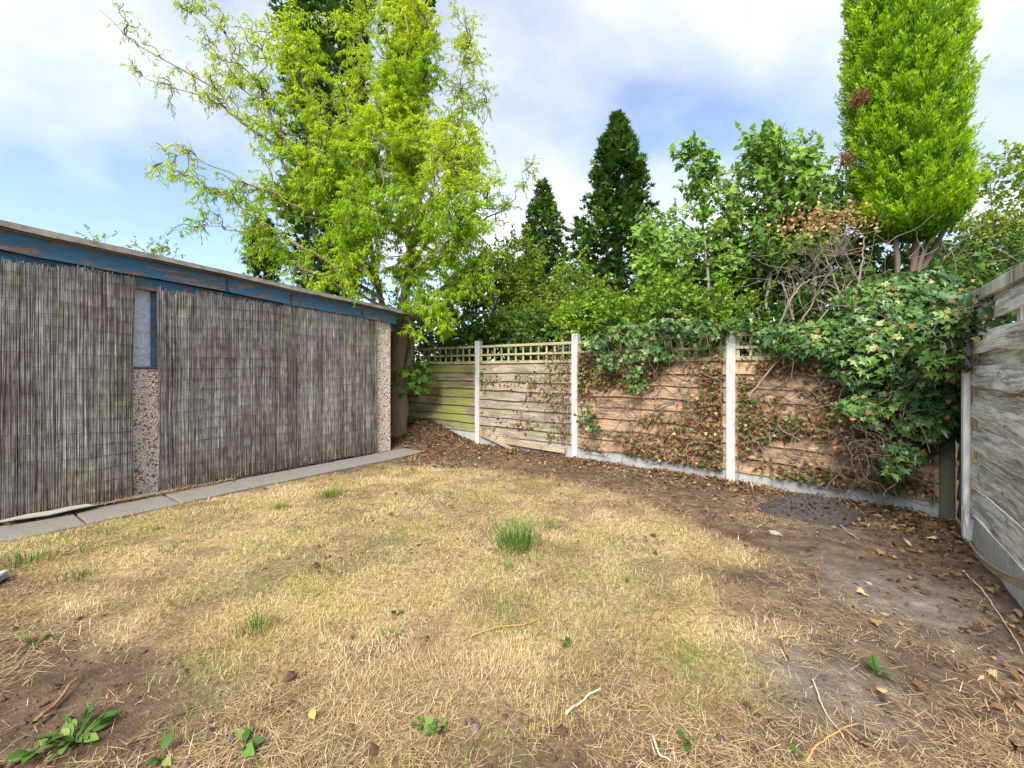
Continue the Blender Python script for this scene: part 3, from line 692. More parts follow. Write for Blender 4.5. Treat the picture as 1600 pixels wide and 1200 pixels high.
# ------------------------------------------------------------------ branches and foliage
def wander(p0, d, length, m, wig, r, droop=0.0, curl=1.0):
    """batch of wandering shoots. p0 (N,3), d (N,3), length (N,)"""
    N = len(p0); d = unit(d); t = np.linspace(0, 1, m)[None, :, None]
    a = unit(np.cross(d, r.normal(size=(N, 3)))); b = np.cross(d, a)
    ph = r.uniform(0, 6.28, (N, 1, 1)); fr = r.uniform(4, 8, (N, 1, 1)) * curl
    L_ = length[:, None, None]
    w = wig * L_ * (np.sin(fr * t + ph) - np.sin(ph)) * a[:, None] + wig * L_ * (np.cos(fr * 1.2 * t + ph) - np.cos(ph)) * b[:, None]
    q = p0[:, None] + d[:, None] * L_ * t + w
    q[..., 2] -= (droop * L_ * t ** 2)[..., 0]
    return q
def leaves_on(q, per, r, size, spread=.7, down=.4, along=.4, t0=.15):
    """leaf placement along shoots q (N,m,3)"""
    N, m = q.shape[:2]; idx = np.repeat(np.arange(N), per); t = r.uniform(t0, 1, N * per) * (m - 1.001); i = t.astype(int); f = (t - i)[:, None]
    pos = q[idx, i] * (1 - f) + q[idx, i + 1] * f; tang = unit(q[idx, i + 1] - q[idx, i])
    rd = unit(r.normal(size=(len(pos), 3)))
    d = unit(tang * along + rd * spread + np.array([0, 0, -down]))
    nrm = unit(np.array([0, 0, 1.]) * .8 + r.normal(size=(len(pos), 3)) * .6)
    sz = size * r.uniform(.6, 1.25, len(pos))
    return pos, d, nrm, sz, idx

def make_willow():
    r = np.random.default_rng(5); base = np.array([-2.08, 7.75, .05])
    t = thing('willow_tree', base, 'tall corkscrew willow with lime green leaves behind the garage corner', 'tree')
    D0 = 7.75
    limb_px = [  # points (x, y, depth), start radius, leafiness, secondary length
        ([(621, 515, 7.75), (634, 440, 7.7), (652, 360, 7.7), (650, 290, 7.75), (628, 215, 7.8), (622, 150, 7.9), (634, 80, 8.0), (628, 0, 8.1), (634, -80, 8.1)], .085, 1.5, .55),
        ([(618, 520, 7.7), (590, 455, 7.5), (560, 390, 7.3), (535, 310, 7.1), (505, 235, 7.0), (485, 165, 6.9), (470, 110, 6.9), (455, 50, 6.9)], .07, .95, .50),
        ([(600, 470, 7.5), (540, 430, 7.2), (470, 385, 6.9), (420, 355, 6.8), (365, 315, 6.7), (320, 290, 6.7), (262, 262, 6.7)], .045, .32, .34),
        ([(535, 330, 7.2), (470, 285, 7.0), (425, 232, 6.9), (382, 190, 6.8), (342, 150, 6.8), (300, 115, 6.8), (255, 95, 6.8), (205, 60, 6.8), (155, 18, 6.8)], .04, .13, .30),
        ([(640, 430, 7.7), (668, 370, 7.9), (690, 320, 8.1), (702, 250, 8.2), (720, 180, 8.3), (722, 110, 8.3), (735, 50, 8.4)], .05, .55, .50),
        ([(640, 440, 7.6), (690, 400, 7.4), (735, 360, 7.3), (750, 315, 7.2), (765, 285, 7.2)], .05, .62, .42),
        ([(590, 440, 7.7), (575, 360, 7.9), (566, 280, 8.0), (556, 215, 8.0), (548, 160, 8.0), (570, 110, 8.0), (572, 60, 8.0), (562, 10, 8.0), (560, -70, 8.0)], .06, .55, .5),
        ([(500, 320, 7.1), (455, 240, 7.0), (420, 170, 6.9), (385, 110, 6.9), (350, 60, 6.9), (315, 10, 6.9), (295, -40, 6.9)], .03, .24, .34),
        ([(625, 500, 7.6), (665, 470, 7.2), (700, 440, 7.0), (735, 425, 6.9), (760, 440, 6.9)], .04, 1.0, .45),
        ([(622, 505, 7.5), (640, 480, 7.0), (665, 480, 6.7), (690, 505, 6.6)], .03, .9, .32),
        ([(600, 480, 7.4), (540, 450, 7.2), (480, 420, 7.1), (440, 395, 7.1), (400, 385, 7.1)], .035, .55, .42),
        ([(560, 390, 7.3), (590, 320, 6.9), (600, 250, 6.7), (590, 190, 6.7)], .04, 1.3, .6),
        ([(640, 430, 7.5), (640, 360, 7.0), (680, 300, 6.8), (700, 240, 6.8)], .04, 1.25, .6),
        ([(600, 450, 7.4), (560, 420, 6.9), (545, 370, 6.6), (560, 320, 6.5)], .035, 1.2, .55),
        ([(635, 440, 7.4), (660, 410, 6.8), (700, 380, 6.6), (720, 340, 6.5)], .035, 1.2, .55),
        ([(540, 350, 7.3), (490, 340, 7.3), (455, 330, 7.3), (430, 300, 7.3)], .03, 1.1, .5),
        ([(690, 330, 8.1), (725, 280, 8.2), (745, 225, 8.3), (765, 150, 8.3)], .025, .45, .42),
    ]
    # trunk: two stems that fork low
    tr = []
    for pts, r0, r1 in (([base + (0, 0, -.15), base + (.03, 0, .5), base + (.01, .02, 1.2), base + (.05, 0, 1.9), P(624, 500, 7.75)], .17, .13),
                        ([base + (-.12, .05, -.15), base + (-.17, .05, .6), base + (-.16, .06, 1.3), base + (-.10, .04, 2.0), P(612, 490, 7.7)], .12, .09),
                        ([base + (.08, 0, 1.0), base + (.20, -.02, 1.35), base + (.26, 0, 1.8), P(640, 480, 7.75)], .07, .05)):
        q = spline(pts, 24); rr = np.linspace(r0, r1, 24); rr[:4] *= np.linspace(1.35, 1, 4); rr = rr * (1 + .10 * np.sin(np.arange(24) * 1.3))
        tr.append(tubes(q[None], rr[None], 10))
    build('trunk', *merge(tr), M['willow_bark'], t, None, True)
    # moss at the foot
    q = base + np.array([.08, -.14, 0]) + r.normal(size=(700, 3)) * np.array([.10, .05, .09]); q[:, 2] = np.abs(q[:, 2] - base[2]) + .03
    V, Fc, v = scatter('frond', q, unit(np.array([0, -.4, 1.]) + r.normal(size=q.shape) * .5), r.normal(size=q.shape), r.uniform(.02, .045, len(q)), r.random(len(q)) * .6)
    tag(build('moss', V, Fc, M['grass_green'], t, {'var': v}), kind='stuff')
    sec_all, twig_all, lp = [], [], []
    limb_px += [([(480, 330, 7.0), (420, 300, 6.8), (350, 268, 6.7), (290, 240, 6.7), (240, 262, 6.7)], .022, .14, .28),
                ([(470, 262, 7.0), (410, 180, 6.9), (365, 120, 6.8), (325, 60, 6.8), (290, 0, 6.8)], .02, .14, .28),
                ([(440, 360, 7.0), (390, 365, 6.9), (345, 355, 6.9), (310, 350, 6.9)], .02, .2, .28),
                ([(382, 190, 6.8), (330, 160, 6.8), (270, 135, 6.7), (215, 118, 6.7)], .018, .07, .26),
                ([(430, 200, 7.0), (410, 120, 7.0), (420, 60, 7.0), (450, 20, 7.0)], .02, .35, .36),
                ([(740, 350, 7.4), (780, 330, 7.4), (810, 300, 7.4), (830, 255, 7.4)], .02, .12, .24)]
    limb_px += [([(630, 300, 7.6), (650, 220, 7.4), (655, 140, 7.4), (660, 60, 7.4), (655, -30, 7.4)], .03, 1.2, .45), ([(600, 330, 7.4), (590, 240, 7.2), (610, 150, 7.2), (615, 60, 7.2)], .03, 1.2, .45), ([(520, 330, 7.1), (500, 260, 6.8), (470, 200, 6.7)], .03, 1.1, .5), ([(690, 330, 7.6), (720, 260, 7.5), (700, 190, 7.5)], .03, 1.0, .45)]
    for pts, r0, leafy, sl in limb_px:
        sl *= 1.15
        p = np.array([P(*k) for k in pts]); n = 60; q = spline(p, n)
        k = np.linspace(0, 1, n)[:, None]; lw = .045
        ph = r.uniform(0, 6, 2); q = q + lw * np.sin(k * 26 + ph[0]) * np.array([1, .3, .2]) * np.minimum(1, k * 5) + lw * np.cos(k * 21 + ph[1]) * np.array([.2, 1, .3]) * np.minimum(1, k * 5)
        ln = np.linalg.norm(np.diff(q, axis=0), axis=1).sum()
        rad = r0 * .8 * (1 - .9 * np.linspace(0, 1, n))
        build('branch', *tubes(q[None], rad[None], 7), M['willow_bark'], t, None, True)
        ns = int(ln / .095 * (.45 + .55 * min(leafy, 1))); ti = np.sort(r.uniform(.10, 1.0, ns)) * (n - 1.01); i = ti.astype(int)
        tang = unit(q[i + 1] - q[i]); d = unit(tang * .55 + unit(r.normal(size=(ns, 3))) * .85 + np.array([0, 0, .22]))
        sq = wander(q[i], d, sl * r.uniform(.5, 1.35, ns), 12, .07, r, .10, 1.3); sec_all.append(sq)
        nt = 7; idx = np.repeat(np.arange(ns), nt); tt = r.uniform(.15, 1, ns * nt) * 10.99; j = tt.astype(int)
        tang2 = unit(sq[idx, j + 1 - (j == 11)] - sq[idx, j - (j == 11)]); d2 = unit(tang2 * .6 + unit(r.normal(size=(len(idx), 3))) * .8 + np.array([0, 0, -.05]))
        tq = wander(sq[idx, j], d2, sl * .6 * r.uniform(.5, 1.3, len(idx)), 5, .08, r, .22, 1.2); twig_all.append(tq)
        per = max(3, int(40 * leafy ** .8)); lp.append(leaves_on(tq, per, r, .078, .65, .45, .45))
    sq = np.concatenate(sec_all); build('branchlets', *tubes(sq, np.linspace(.010, .0035, 12)[None], 4), M['twig_bark'], t, None, True)['kind'] = 'stuff'
    tq = np.concatenate(twig_all); build('twigs', *tubes(tq, np.linspace(.0035, .0015, 5)[None], 3), M['twig_bark'], t, None, True)['kind'] = 'stuff'
    pos = np.concatenate([a[0] for a in lp]); d = np.concatenate([a[1] for a in lp]); nr = np.concatenate([a[2] for a in lp]); sz = np.concatenate([a[3] for a in lp])
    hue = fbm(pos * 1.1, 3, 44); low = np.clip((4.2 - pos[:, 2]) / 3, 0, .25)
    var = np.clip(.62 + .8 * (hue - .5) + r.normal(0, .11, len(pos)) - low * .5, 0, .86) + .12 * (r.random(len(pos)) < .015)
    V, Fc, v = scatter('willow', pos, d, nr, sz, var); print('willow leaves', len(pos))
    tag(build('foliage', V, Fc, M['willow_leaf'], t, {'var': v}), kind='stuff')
    # broad-leaved shoot sprouting from the trunk
    return t
make_willow()

def conifer(name, px, d, label, half, ybot, n, seed, col_=False, top_open=.85, leaf=.16):
    """dark columnar / conical evergreen; px = apex (x, y); half = half width (m) at the foot"""
    r = np.random.default_rng(seed); top = P(px[0], px[1], d); zb = P(px[0], ybot, d)[2]; base = np.array([top[0], top[1], 0])
    t = thing(name, base, label, 'tree')
    H = top[2] - zb
    q = spline([base, base + (.03, 0, top[2] * .5), top], 16); build('trunk', *tubes(q[None], np.linspace(half * .13, .02, 16)[None], 7), M['twig_bark'], t, None, True)
    h = r.random(n) ** (.9 if col_ else 1.2); a = r.uniform(0, 6.283, n)
    prof = (np.clip(1.005 - h, 0, 1) ** .72 if not col_ else np.clip((1.0 - h) * 4, 0, 1) ** .5 * np.clip(.6 + h * 3, 0, 1))
    lump = .30 + 1.40 * fbm(np.stack([np.cos(a) * 2.2, np.sin(a) * 2.2, h * H * 1.1], -1), 3, seed)
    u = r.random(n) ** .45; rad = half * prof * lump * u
    pos = np.stack([base[0] + np.cos(a) * rad, base[1] + np.sin(a) * rad, zb + h * H], -1)
    gap = fbm(pos * 2.2, 2, seed + 3); keep = (gap > .36 + .22 * top_open * h) | (r.random(n) < .25); pos = pos[keep]; a = a[keep]; u = u[keep]
    outw = np.stack([np.cos(a), np.sin(a), 0 * a], -1)
    dd = unit(outw * .8 + UP * .45 + r.normal(size=pos.shape) * .45); nr = unit(UP + outw * .3 + r.normal(size=pos.shape) * .5)
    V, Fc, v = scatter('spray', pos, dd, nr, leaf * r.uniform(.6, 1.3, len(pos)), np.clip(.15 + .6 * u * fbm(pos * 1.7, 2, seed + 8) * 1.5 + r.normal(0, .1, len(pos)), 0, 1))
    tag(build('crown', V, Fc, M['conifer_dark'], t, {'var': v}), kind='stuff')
    nb = 60; hb = r.random(nb) * .95; ab = r.uniform(0, 6.283, nb); p0 = np.stack([0 * hb + base[0], 0 * hb + base[1], zb + hb * H], -1)
    bq = wander(p0, np.stack([np.cos(ab), np.sin(ab), .5 + 0 * ab], -1), half * .8 * np.clip(1.1 - hb, .15, 1), 6, .03, r)
    build('branches', *tubes(bq, np.linspace(.025, .008, 6)[None], 4), M['twig_bark'], t)['kind'] = 'stuff'
conifer('cypress_tree', (965, 180), 14.0, 'dark pointed cypress standing against the sky behind the fence', 2.0, 560, 17000, 21, leaf=.22)
conifer('cypress_tree', (848, 284), 18.0, 'small dark conifer top left of the pointed cypress', 1.7, 520, 7000, 22, leaf=.25)
conifer('cypress_tree', (512, -170), 12.5, 'tall dark column cypress rising behind the willow on the left', 1.15, 470, 12000, 23, True, leaf=.24)
conifer('cypress_tree', (636, -190), 12.0, 'dark column cypress directly behind the willow leader', .55, 300, 4500, 24, True, leaf=.22)
conifer('cypress_tree', (412, 345), 11.0, 'low green conifer just above the garage roof', .34, 470, 2600, 26, True, leaf=.16)

def golden_conifer():
    r = np.random.default_rng(77); d = 5.6; base = P(1425, 440, d); base[2] = 0
    t = thing('golden_conifer', base, 'trimmed golden green column conifer with bare forked trunk at right', 'tree')
    # forked trunk
    tr = []
    for pts, r0, r1 in (([base, P(1424, 470, d), P(1428, 410, d), P(1434, 350, d), P(1440, 250, d), P(1430, 0, d)], .05, .03), ([P(1424, 480, d), P(1438, 410, d - .05), P(1452, 370, d), P(1470, 300, d)], .032, .02),
                        ([P(1430, 440, d), P(1455, 395, d + .1), P(1480, 350, d + .1), P(1500, 300, d)], .04, .025), ([base + (-.25, .05, 0), P(1402, 440, d), P(1400, 380, d), P(1398, 300, d)], .035, .025)):
        q = spline(pts, 16); tr.append(tubes(q[None], np.linspace(r0, r1, 16)[None] * (1 + .12 * np.sin(np.arange(16) * 2.1)), 8))
    build('trunk', *merge(tr), bark_mat('reddish_bark', (.09, .06, .045), (.24, .18, .145), 5), t, None, True)
    ax = spline([P(1424, 378, d), P(1424, 325, d), P(1414, 220, d), P(1412, 100, d), P(1414, 0, d), P(1420, -120, d), P(1424, -230, d)], 100)
    hw = np.interp(np.linspace(0, 1, 100), [0, .05, .12, .25, .4, .55, .7, .85, .95, 1], [.20, .42, .52, .56, .58, .59, .57, .48, .28, .1])
    n = 3500; h = r.random(n); i = (h * 99).astype(int); a = r.uniform(0, 6.283, n)
    lump = .94 + .42 * (fbm(np.stack([np.cos(a) * 2.6, np.sin(a) * 2.6, h * 13], -1), 2, 4) - .45)
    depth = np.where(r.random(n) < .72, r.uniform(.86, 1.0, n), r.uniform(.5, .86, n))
    outw = np.stack([np.cos(a), np.sin(a), 0 * a], -1)
    c = ax[i] + outw * (hw[i] * lump * depth)[:, None]
    axis = unit(outw * .42 + UP * 1.0 + r.normal(size=(n, 3)) * .22)                       # each plume points up and out
    per = 50; idx = np.repeat(np.arange(n), per); L_ = r.uniform(.16, .32, n)[idx]
    u = r.random(len(idx)); wid = .20 * np.sin(np.clip(u * .9 + .1, 0, 1) * np.pi) ** .8
    side = unit(np.cross(axis[idx], r.normal(size=(len(idx), 3))))
    pos = c[idx] + axis[idx] * (u * L_)[:, None] + side * (wid * L_ * r.random(len(idx)))[:, None]
    dd = unit(axis[idx] * 1.1 + side * .5 + r.normal(size=pos.shape) * .2)
    hue = fbm(c * 1.4, 2, 6)[idx]
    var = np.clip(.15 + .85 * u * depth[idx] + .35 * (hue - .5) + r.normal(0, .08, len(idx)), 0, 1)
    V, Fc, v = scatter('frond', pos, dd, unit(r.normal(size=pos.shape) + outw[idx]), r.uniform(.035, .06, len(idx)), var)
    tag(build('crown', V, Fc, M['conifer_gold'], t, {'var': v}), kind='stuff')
    # dense shaded inner growth
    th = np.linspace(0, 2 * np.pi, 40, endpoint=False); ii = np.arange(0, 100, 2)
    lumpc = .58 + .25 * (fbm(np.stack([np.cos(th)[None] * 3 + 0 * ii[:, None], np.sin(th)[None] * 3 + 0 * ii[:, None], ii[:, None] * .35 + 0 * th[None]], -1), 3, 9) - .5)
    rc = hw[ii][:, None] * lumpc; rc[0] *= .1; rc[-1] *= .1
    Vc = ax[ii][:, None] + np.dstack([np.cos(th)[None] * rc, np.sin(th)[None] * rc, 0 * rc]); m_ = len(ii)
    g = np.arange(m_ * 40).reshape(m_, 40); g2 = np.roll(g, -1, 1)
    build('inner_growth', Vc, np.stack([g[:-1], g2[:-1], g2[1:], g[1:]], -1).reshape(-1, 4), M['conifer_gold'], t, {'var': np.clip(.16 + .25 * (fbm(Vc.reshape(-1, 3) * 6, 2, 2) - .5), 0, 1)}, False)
    # dead brown patches
    for k, (x, y, s, cnt) in enumerate(((1342, 155, .11, 1100), (1322, 250, .09, 420))):
        q = P(x, y, d - .42) + r.normal(size=(cnt, 3)) * s * .45
        V, Fc, v = scatter('frond', q, unit(r.normal(size=q.shape) + (0, -.4, .4)), r.normal(size=q.shape), r.uniform(.02, .045, cnt), r.random(cnt) * .5)
        tag(tag(build('dead_patch', V, Fc, M['brown_dead'], t, {'var': v}), 'rust brown dead patch of foliage'), kind='stuff')
golden_conifer()

def shrub(name, label, blobs, leaf, size, mat, n_shoots, per, seed, cat='shrub', shoot=.35, twig_r=.004, stems=10, ground=None, group=None, hue=(.5, .9), down=.25, parts=0, gaps=.0, stem_mat='twig_bark', upward=.35):
    """blobs: (x, y, depth, rx, ry, rz) in photo position and metres"""
    r = np.random.default_rng(seed); B = [(P(x, y, d), np.array([a, b, c])) for x, y, d, a, b, c in blobs]
    base = np.array([*B[0][0][:2], 0.]) if ground is None else np.array([*ground, 0.])
    t = thing(name, base, label, cat, group)
    w = np.array([np.prod(b[1]) ** .67 for b in B]); w /= w.sum(); which = r.choice(len(B), n_shoots, p=w)
    u = rand_u = unit(r.normal(size=(n_shoots, 3))); rad = r.random(n_shoots) ** .38
    lump = .75 + .55 * fbm(u * 1.6 + which[:, None] * 3.1, 2, seed)
    cen = np.array([b[0] for b in B])[which]; sc = np.array([b[1] for b in B])[which]
    p0 = cen + u * sc * (rad * lump)[:, None]
    if gaps:
        k = fbm(p0 * 2.0, 2, seed + 1) > gaps; p0, u = p0[k], u[k]
    keep = p0[:, 2] > .15; p0, u = p0[keep], u[keep]
    d = unit(u * .7 + UP * upward + r.normal(size=u.shape) * .5)
    q = wander(p0, d, shoot * r.uniform(.5, 1.4, len(p0)), 4, .05, r, .18)
    build('twigs', *tubes(q, np.linspace(twig_r, twig_r * .4, 4)[None], 3), M['twig_bark'], t)['kind'] = 'stuff'
    pos, dd, nr, sz, idx = leaves_on(q, per, r, size, .75, down, .45)
    hv = fbm(pos * 1.6, 3, seed + 5)
    var = np.clip(hue[0] + hue[1] * (hv - .5) + r.normal(0, .12, len(pos)), 0, 1)
    if parts: leaf_parts(leaf, 'leaf', pos, dd, nr, sz, var, M[mat], t, parts)
    else:
        V, Fc, v = scatter(leaf, pos, dd, nr, sz, var); tag(build('foliage', V, Fc, M[mat], t, {'var': v}), kind='stuff')
    if stems:
        j = r.integers(0, len(p0), stems); S = []
        for k in j:
            e = p0[k]; b0 = base + np.array([*(r.normal(size=2) * .18), -.05]); mid = (b0 + e) / 2 + np.array([*(r.normal(size=2) * .15), .1])
            S.append(spline([b0, mid, e], 14))
        build('stems', *tubes(np.array(S), np.linspace(.022, .006, 14)[None], 5), M[stem_mat], t, None, True)
    return t
# hedge and shrubs beyond the back fence
shrub('elder_shrub', 'dark green leafy shrub behind the algae stained fence panel', [(700, 505, 9.3, 1.1, .7, .75), (760, 480, 9.0, .9, .6, .8), (660, 545, 9.2, .5, .5, .5)], 'ovate', .085, 'shrub_green', 900, 14, 31, gaps=.42, hue=(.52, 1.5))
shrub('hazel_shrub', 'yellow green bush between the willow and the dark pointed cypress', [(800, 430, 9.2, .8, .6, .75), (838, 460, 8.8, .8, .6, .8), (870, 430, 8.9, .6, .5, .55)], 'ovate', .075, 'shrub_lime', 1000, 13, 32, gaps=.42, hue=(.52, 1.5))
shrub('privet_shrub', 'lime green loose bush in front of the dark pointed cypress', [(905, 470, 8.3, .7, .5, .6), (930, 500, 8.0, .6, .5, .45), (870, 500, 8.1, .5, .5, .4)], 'ovate', .06, 'shrub_lime', 800, 14, 33, gaps=.42, hue=(.52, 1.5))
shrub('bramble_bush', 'green bramble mound spilling over the trellis of the tan panel', [(830, 515, 7.6, .6, .35, .30), (770, 525, 7.9, .5, .35, .3), (720, 540, 8.2, .4, .3, .3)], 'ovate', .07, 'shrub_green', 560, 13, 34, hue=(.6, .9))
shrub('bramble_bush', 'bright green bramble mound above the middle white fence post', [(930, 503, 6.75, .55, .3, .22), (985, 500, 6.4, .5, .3, .22), (880, 515, 7.0, .3, .3, .18)], 'ovate', .065, 'shrub_bright', 640, 14, 35, gaps=.42, hue=(.52, 1.5))
shrub('bramble_bush', 'bright green mound of leaves left of the nearest white post', [(1050, 492, 6.1, .5, .3, .25), (1110, 485, 5.9, .4, .3, .25), (1010, 470, 6.4, .4, .3, .3)], 'ovate', .065, 'shrub_bright', 620, 14, 36, gaps=.42, hue=(.52, 1.5))
shrub('dark_shrub', 'dense dark green shrub below the poplar saplings', [(1190, 420, 7.0, 1.0, .6, .8), (1260, 400, 6.9, .8, .6, .8), (1130, 460, 7.0, .7, .5, .6)], 'ovate', .075, 'shrub_green', 1100, 14, 37, hue=(.42, .8))
shrub('background_tree', 'light green open tree against the sky at the right edge', [(1560, 330, 7.6, .8, .7, .9), (1600, 290, 7.6, .8, .6, .7), (1530, 390, 7.4, .7, .6, .5), (1640, 360, 7.6, .8, .7, .9)], 'ovate', .075, 'shrub_lime', 900, 12, 38, cat='tree', gaps=.44, stems=14, hue=(.5, .9))
shrub('dark_shrub', 'dark bush low behind the golden conifer trunk', [(1500, 430, 6.6, 1.0, .5, .5), (1400, 440, 6.7, .8, .5, .45), (1590, 430, 6.6, .8, .5, .5)], 'ovate', .075, 'shrub_green', 800, 13, 39, hue=(.35, .7))
for k, (x, y, w, lab) in enumerate(((235, 402, .42, 'grey green leaf tips showing above the middle of the garage roof'), (165, 386, .10, 'few small leaf tips above the left of the garage roof'))):
    shrub('roof_peeping_bush', lab, [(x, y, 8.4, w, .3, .13)], 'ovate', .06, 'shrub_lime', int(46 * w / .35), 8, 60 + k, hue=(.6, .8), stems=6)

shrub('dark_shrub', 'dark leafy growth right behind the trellis of the orange panels', [(1000, 560, 6.9, .7, .4, .7), (1120, 560, 6.4, .8, .4, .75), (1240, 560, 5.9, .8, .4, .75), (1350, 540, 5.5, .6, .4, .8), (880, 570, 7.6, .8, .4, .6), (760, 570, 8.7, .9, .4, .6), (1470, 520, 5.2, .6, .4, .8)], 'ovate', .11, 'shrub_green', 2000, 12, 40, hue=(.40, .7))
shrub('leafy_bush', 'tall light green bush filling the gap between the poplar saplings and the golden conifer', [(1180, 350, 6.9, .6, .5, .85), (1255, 310, 6.8, .6, .5, .85), (1300, 370, 6.6, .4, .4, .7), (1120, 410, 6.9, .5, .4, .6), (1060, 440, 6.8, .5, .4, .5), (1040, 380, 7.0, .35, .3, .45)], 'ovate', .07, 'poplar_leaf', 1400, 13, 46, gaps=.38, hue=(.55, 1.2))
def poplar(label, line, blobs, seed, n_br, per, size):
    r = np.random.default_rng(seed); q = spline([P(*k) for k in line], 40); base = np.array([q[0][0], q[0][1], 0.])
    t = thing('poplar_sapling', base, label, 'tree', 'poplar saplings behind the fence')
    q = np.vstack([np.linspace(base, q[0], 8)[:-1], q]); n = len(q)
    build('trunk', *tubes(q[None], np.linspace(.032, .006, n)[None], 7), bark_mat('poplar_bark%d' % seed, (.16, .15, .11), (.36, .34, .27), 8), t, None, True)
    i = r.integers(int(n * .30), n - 1, n_br); a = r.uniform(0, 6.283, n_br); reach = np.interp(i / n, [.3, .55, .9, 1], [1.0, 1.0, .55, .3])
    d = np.stack([np.cos(a), np.sin(a) * .8, .75 + 0 * a], -1); bq = wander(q[i], d, blobs * reach * r.uniform(.55, 1.2, n_br), 10, .03, r, .12)
    build('branches', *tubes(bq, np.linspace(.010, .003, 10)[None], 4), M['twig_bark'], t, None, True)['kind'] = 'stuff'
    allq = np.concatenate([bq])
    pos, dd, nr, sz, idx = leaves_on(allq, per, r, size, .75, .55, .35, .2)
    p2, d2, n2_, s2, _ = leaves_on(q[None, int(n * .5):], per * 5, r, size, .9, .3, .3, .0)
    pos = np.vstack([pos, p2]); dd = np.vstack([dd, d2]); nr = np.vstack([nr, n2_]); sz = np.concatenate([sz, s2]); pos = pos + dd * .04
    nr = unit(nr + np.array([0, -1.1, 0]))
    var = np.clip(.45 + .9 * (fbm(pos * 1.4, 2, seed) - .5) + r.normal(0, .15, len(pos)), 0, 1)
    leaf_parts('delta', 'leaf', pos, dd, nr, sz, var, M['poplar_leaf'], t, 300)
poplar('poplar sapling with single pale stem in front of the sky, left of the larger poplar', [(1110, 500, 6.4), (1106, 430, 6.4), (1098, 350, 6.4), (1090, 290, 6.4), (1080, 225, 6.4)], .62, 41, 50, 15, .105)
poplar('larger leafy poplar sapling left of the golden conifer', [(1195, 490, 6.2), (1205, 420, 6.2), (1215, 340, 6.2), (1208, 270, 6.2), (1200, 215, 6.2)], .95, 42, 84, 17, .10)
poplar('low bright poplar shoot right of the dark pointed cypress', [(1035, 500, 6.5), (1030, 450, 6.5), (1022, 400, 6.5), (1008, 355, 6.5)], .45, 43, 34, 15, .10)
poplar('leafy poplar shoot close against the golden conifer', [(1275, 480, 6.3), (1272, 400, 6.3), (1270, 320, 6.3), (1262, 245, 6.3)], .70, 44, 54, 15, .095)

def dead_thicket():
    r = np.random.default_rng(91); base = np.array([*P(1290, 480, 4.95)[:2], 0.])
    t = thing('dead_thicket', base, 'tangle of bare grey branches with tan dead leaves left of the golden conifer', 'shrub')
    for a in (([(1225, 545, 4.8), (1260, 490, 4.8), (1290, 455, 4.7), (1345, 520, 4.5)]), [(1335, 520, 4.5), (1310, 455, 4.55), (1290, 400, 4.6)], [(1205, 540, 4.8), (1235, 470, 4.8), (1262, 440, 4.9), (1300, 430, 4.9)],
              [(1240, 500, 4.6), (1228, 460, 4.6), (1222, 440, 4.65)], [(1330, 500, 4.6), (1345, 420, 4.7), (1350, 370, 4.8)], [(1170, 620, 4.55), (1220, 560, 4.5), (1290, 490, 4.5), (1330, 440, 4.6)]):
        q = spline([P(*k) for k in a], 24); q += r.normal(0, .006, q.shape); build('branch', *tubes(q[None], np.linspace(.014, .006, 24)[None], 5), M['straw_bark'], t, None, True)
    n = 170; c = np.array([P(1285, 430, 5.2), P(1300, 460, 5.0), P(1500, 425, 5.3)])[r.choice(3, n, p=[.5, .25, .25])]
    p0 = c + r.normal(size=(n, 3)) * np.array([.28, .25, .18]); d = unit(r.normal(size=(n, 3)) + UP * .5)
    q = wander(p0, d, r.uniform(.25, .8, n), 8, .03, r); build('twigs', *tubes(q, np.linspace(.0045, .0015, 8)[None], 4), M['straw_bark'], t)['kind'] = 'stuff'
    pos = np.vstack([P(1295, 345, 4.95) + r.normal(size=(520, 3)) * np.array([.26, .16, .10]), P(1250, 350, 5.0) + r.normal(size=(60, 3)) * .12])
    V, Fc, v = scatter('ovate', pos, unit(r.normal(size=pos.shape) - UP * .5), r.normal(size=pos.shape), r.uniform(.03, .065, len(pos)), np.clip(r.normal(.65, .25, len(pos)), 0, 1))
    tag(build('dead_leaves', V, Fc, M['brown_dead'], t, {'var': v}), kind='stuff')
    q = wander(np.repeat(P(1310, 400, 5.0)[None], 26, 0), unit(r.normal(size=(26, 3)) * np.array([1, .6, .6]) + (-.1, 0, .5)), r.uniform(.3, .6, 26), 8, .04, r)
    build('twigs', *tubes(q, np.linspace(.007, .002, 8)[None], 4), M['straw_bark'], t)['kind'] = 'stuff'
M['straw_bark'] = bark_mat('dead_branch_bark', (.12, .09, .07), (.30, .24, .19), 9)
dead_thicket()
def deadwood(label, lines, seed):
    t = thing('dead_branch', np.array([*P(*lines[0][0])[:2], 0.]), label, 'branch')
    r = np.random.default_rng(seed)
    for a in lines:
        q = spline([P(*k) for k in a], 30) + r.normal(0, .008, (30, 3)); build('limb', *tubes(q[None], np.linspace(.012, .004, 30)[None], 5), M['straw_bark'], t, None, True)
deadwood('long bare twig crossing the shrubs above the algae stained panel', [[(650, 600, 8.2), (690, 560, 8.2), (700, 484, 8.1), (745, 488, 8.1), (790, 495, 8.0)], [(760, 488, 8.0), (775, 470, 8.0), (765, 445, 8.0)], [(770, 490, 8.0), (800, 505, 8.0)]], 3)

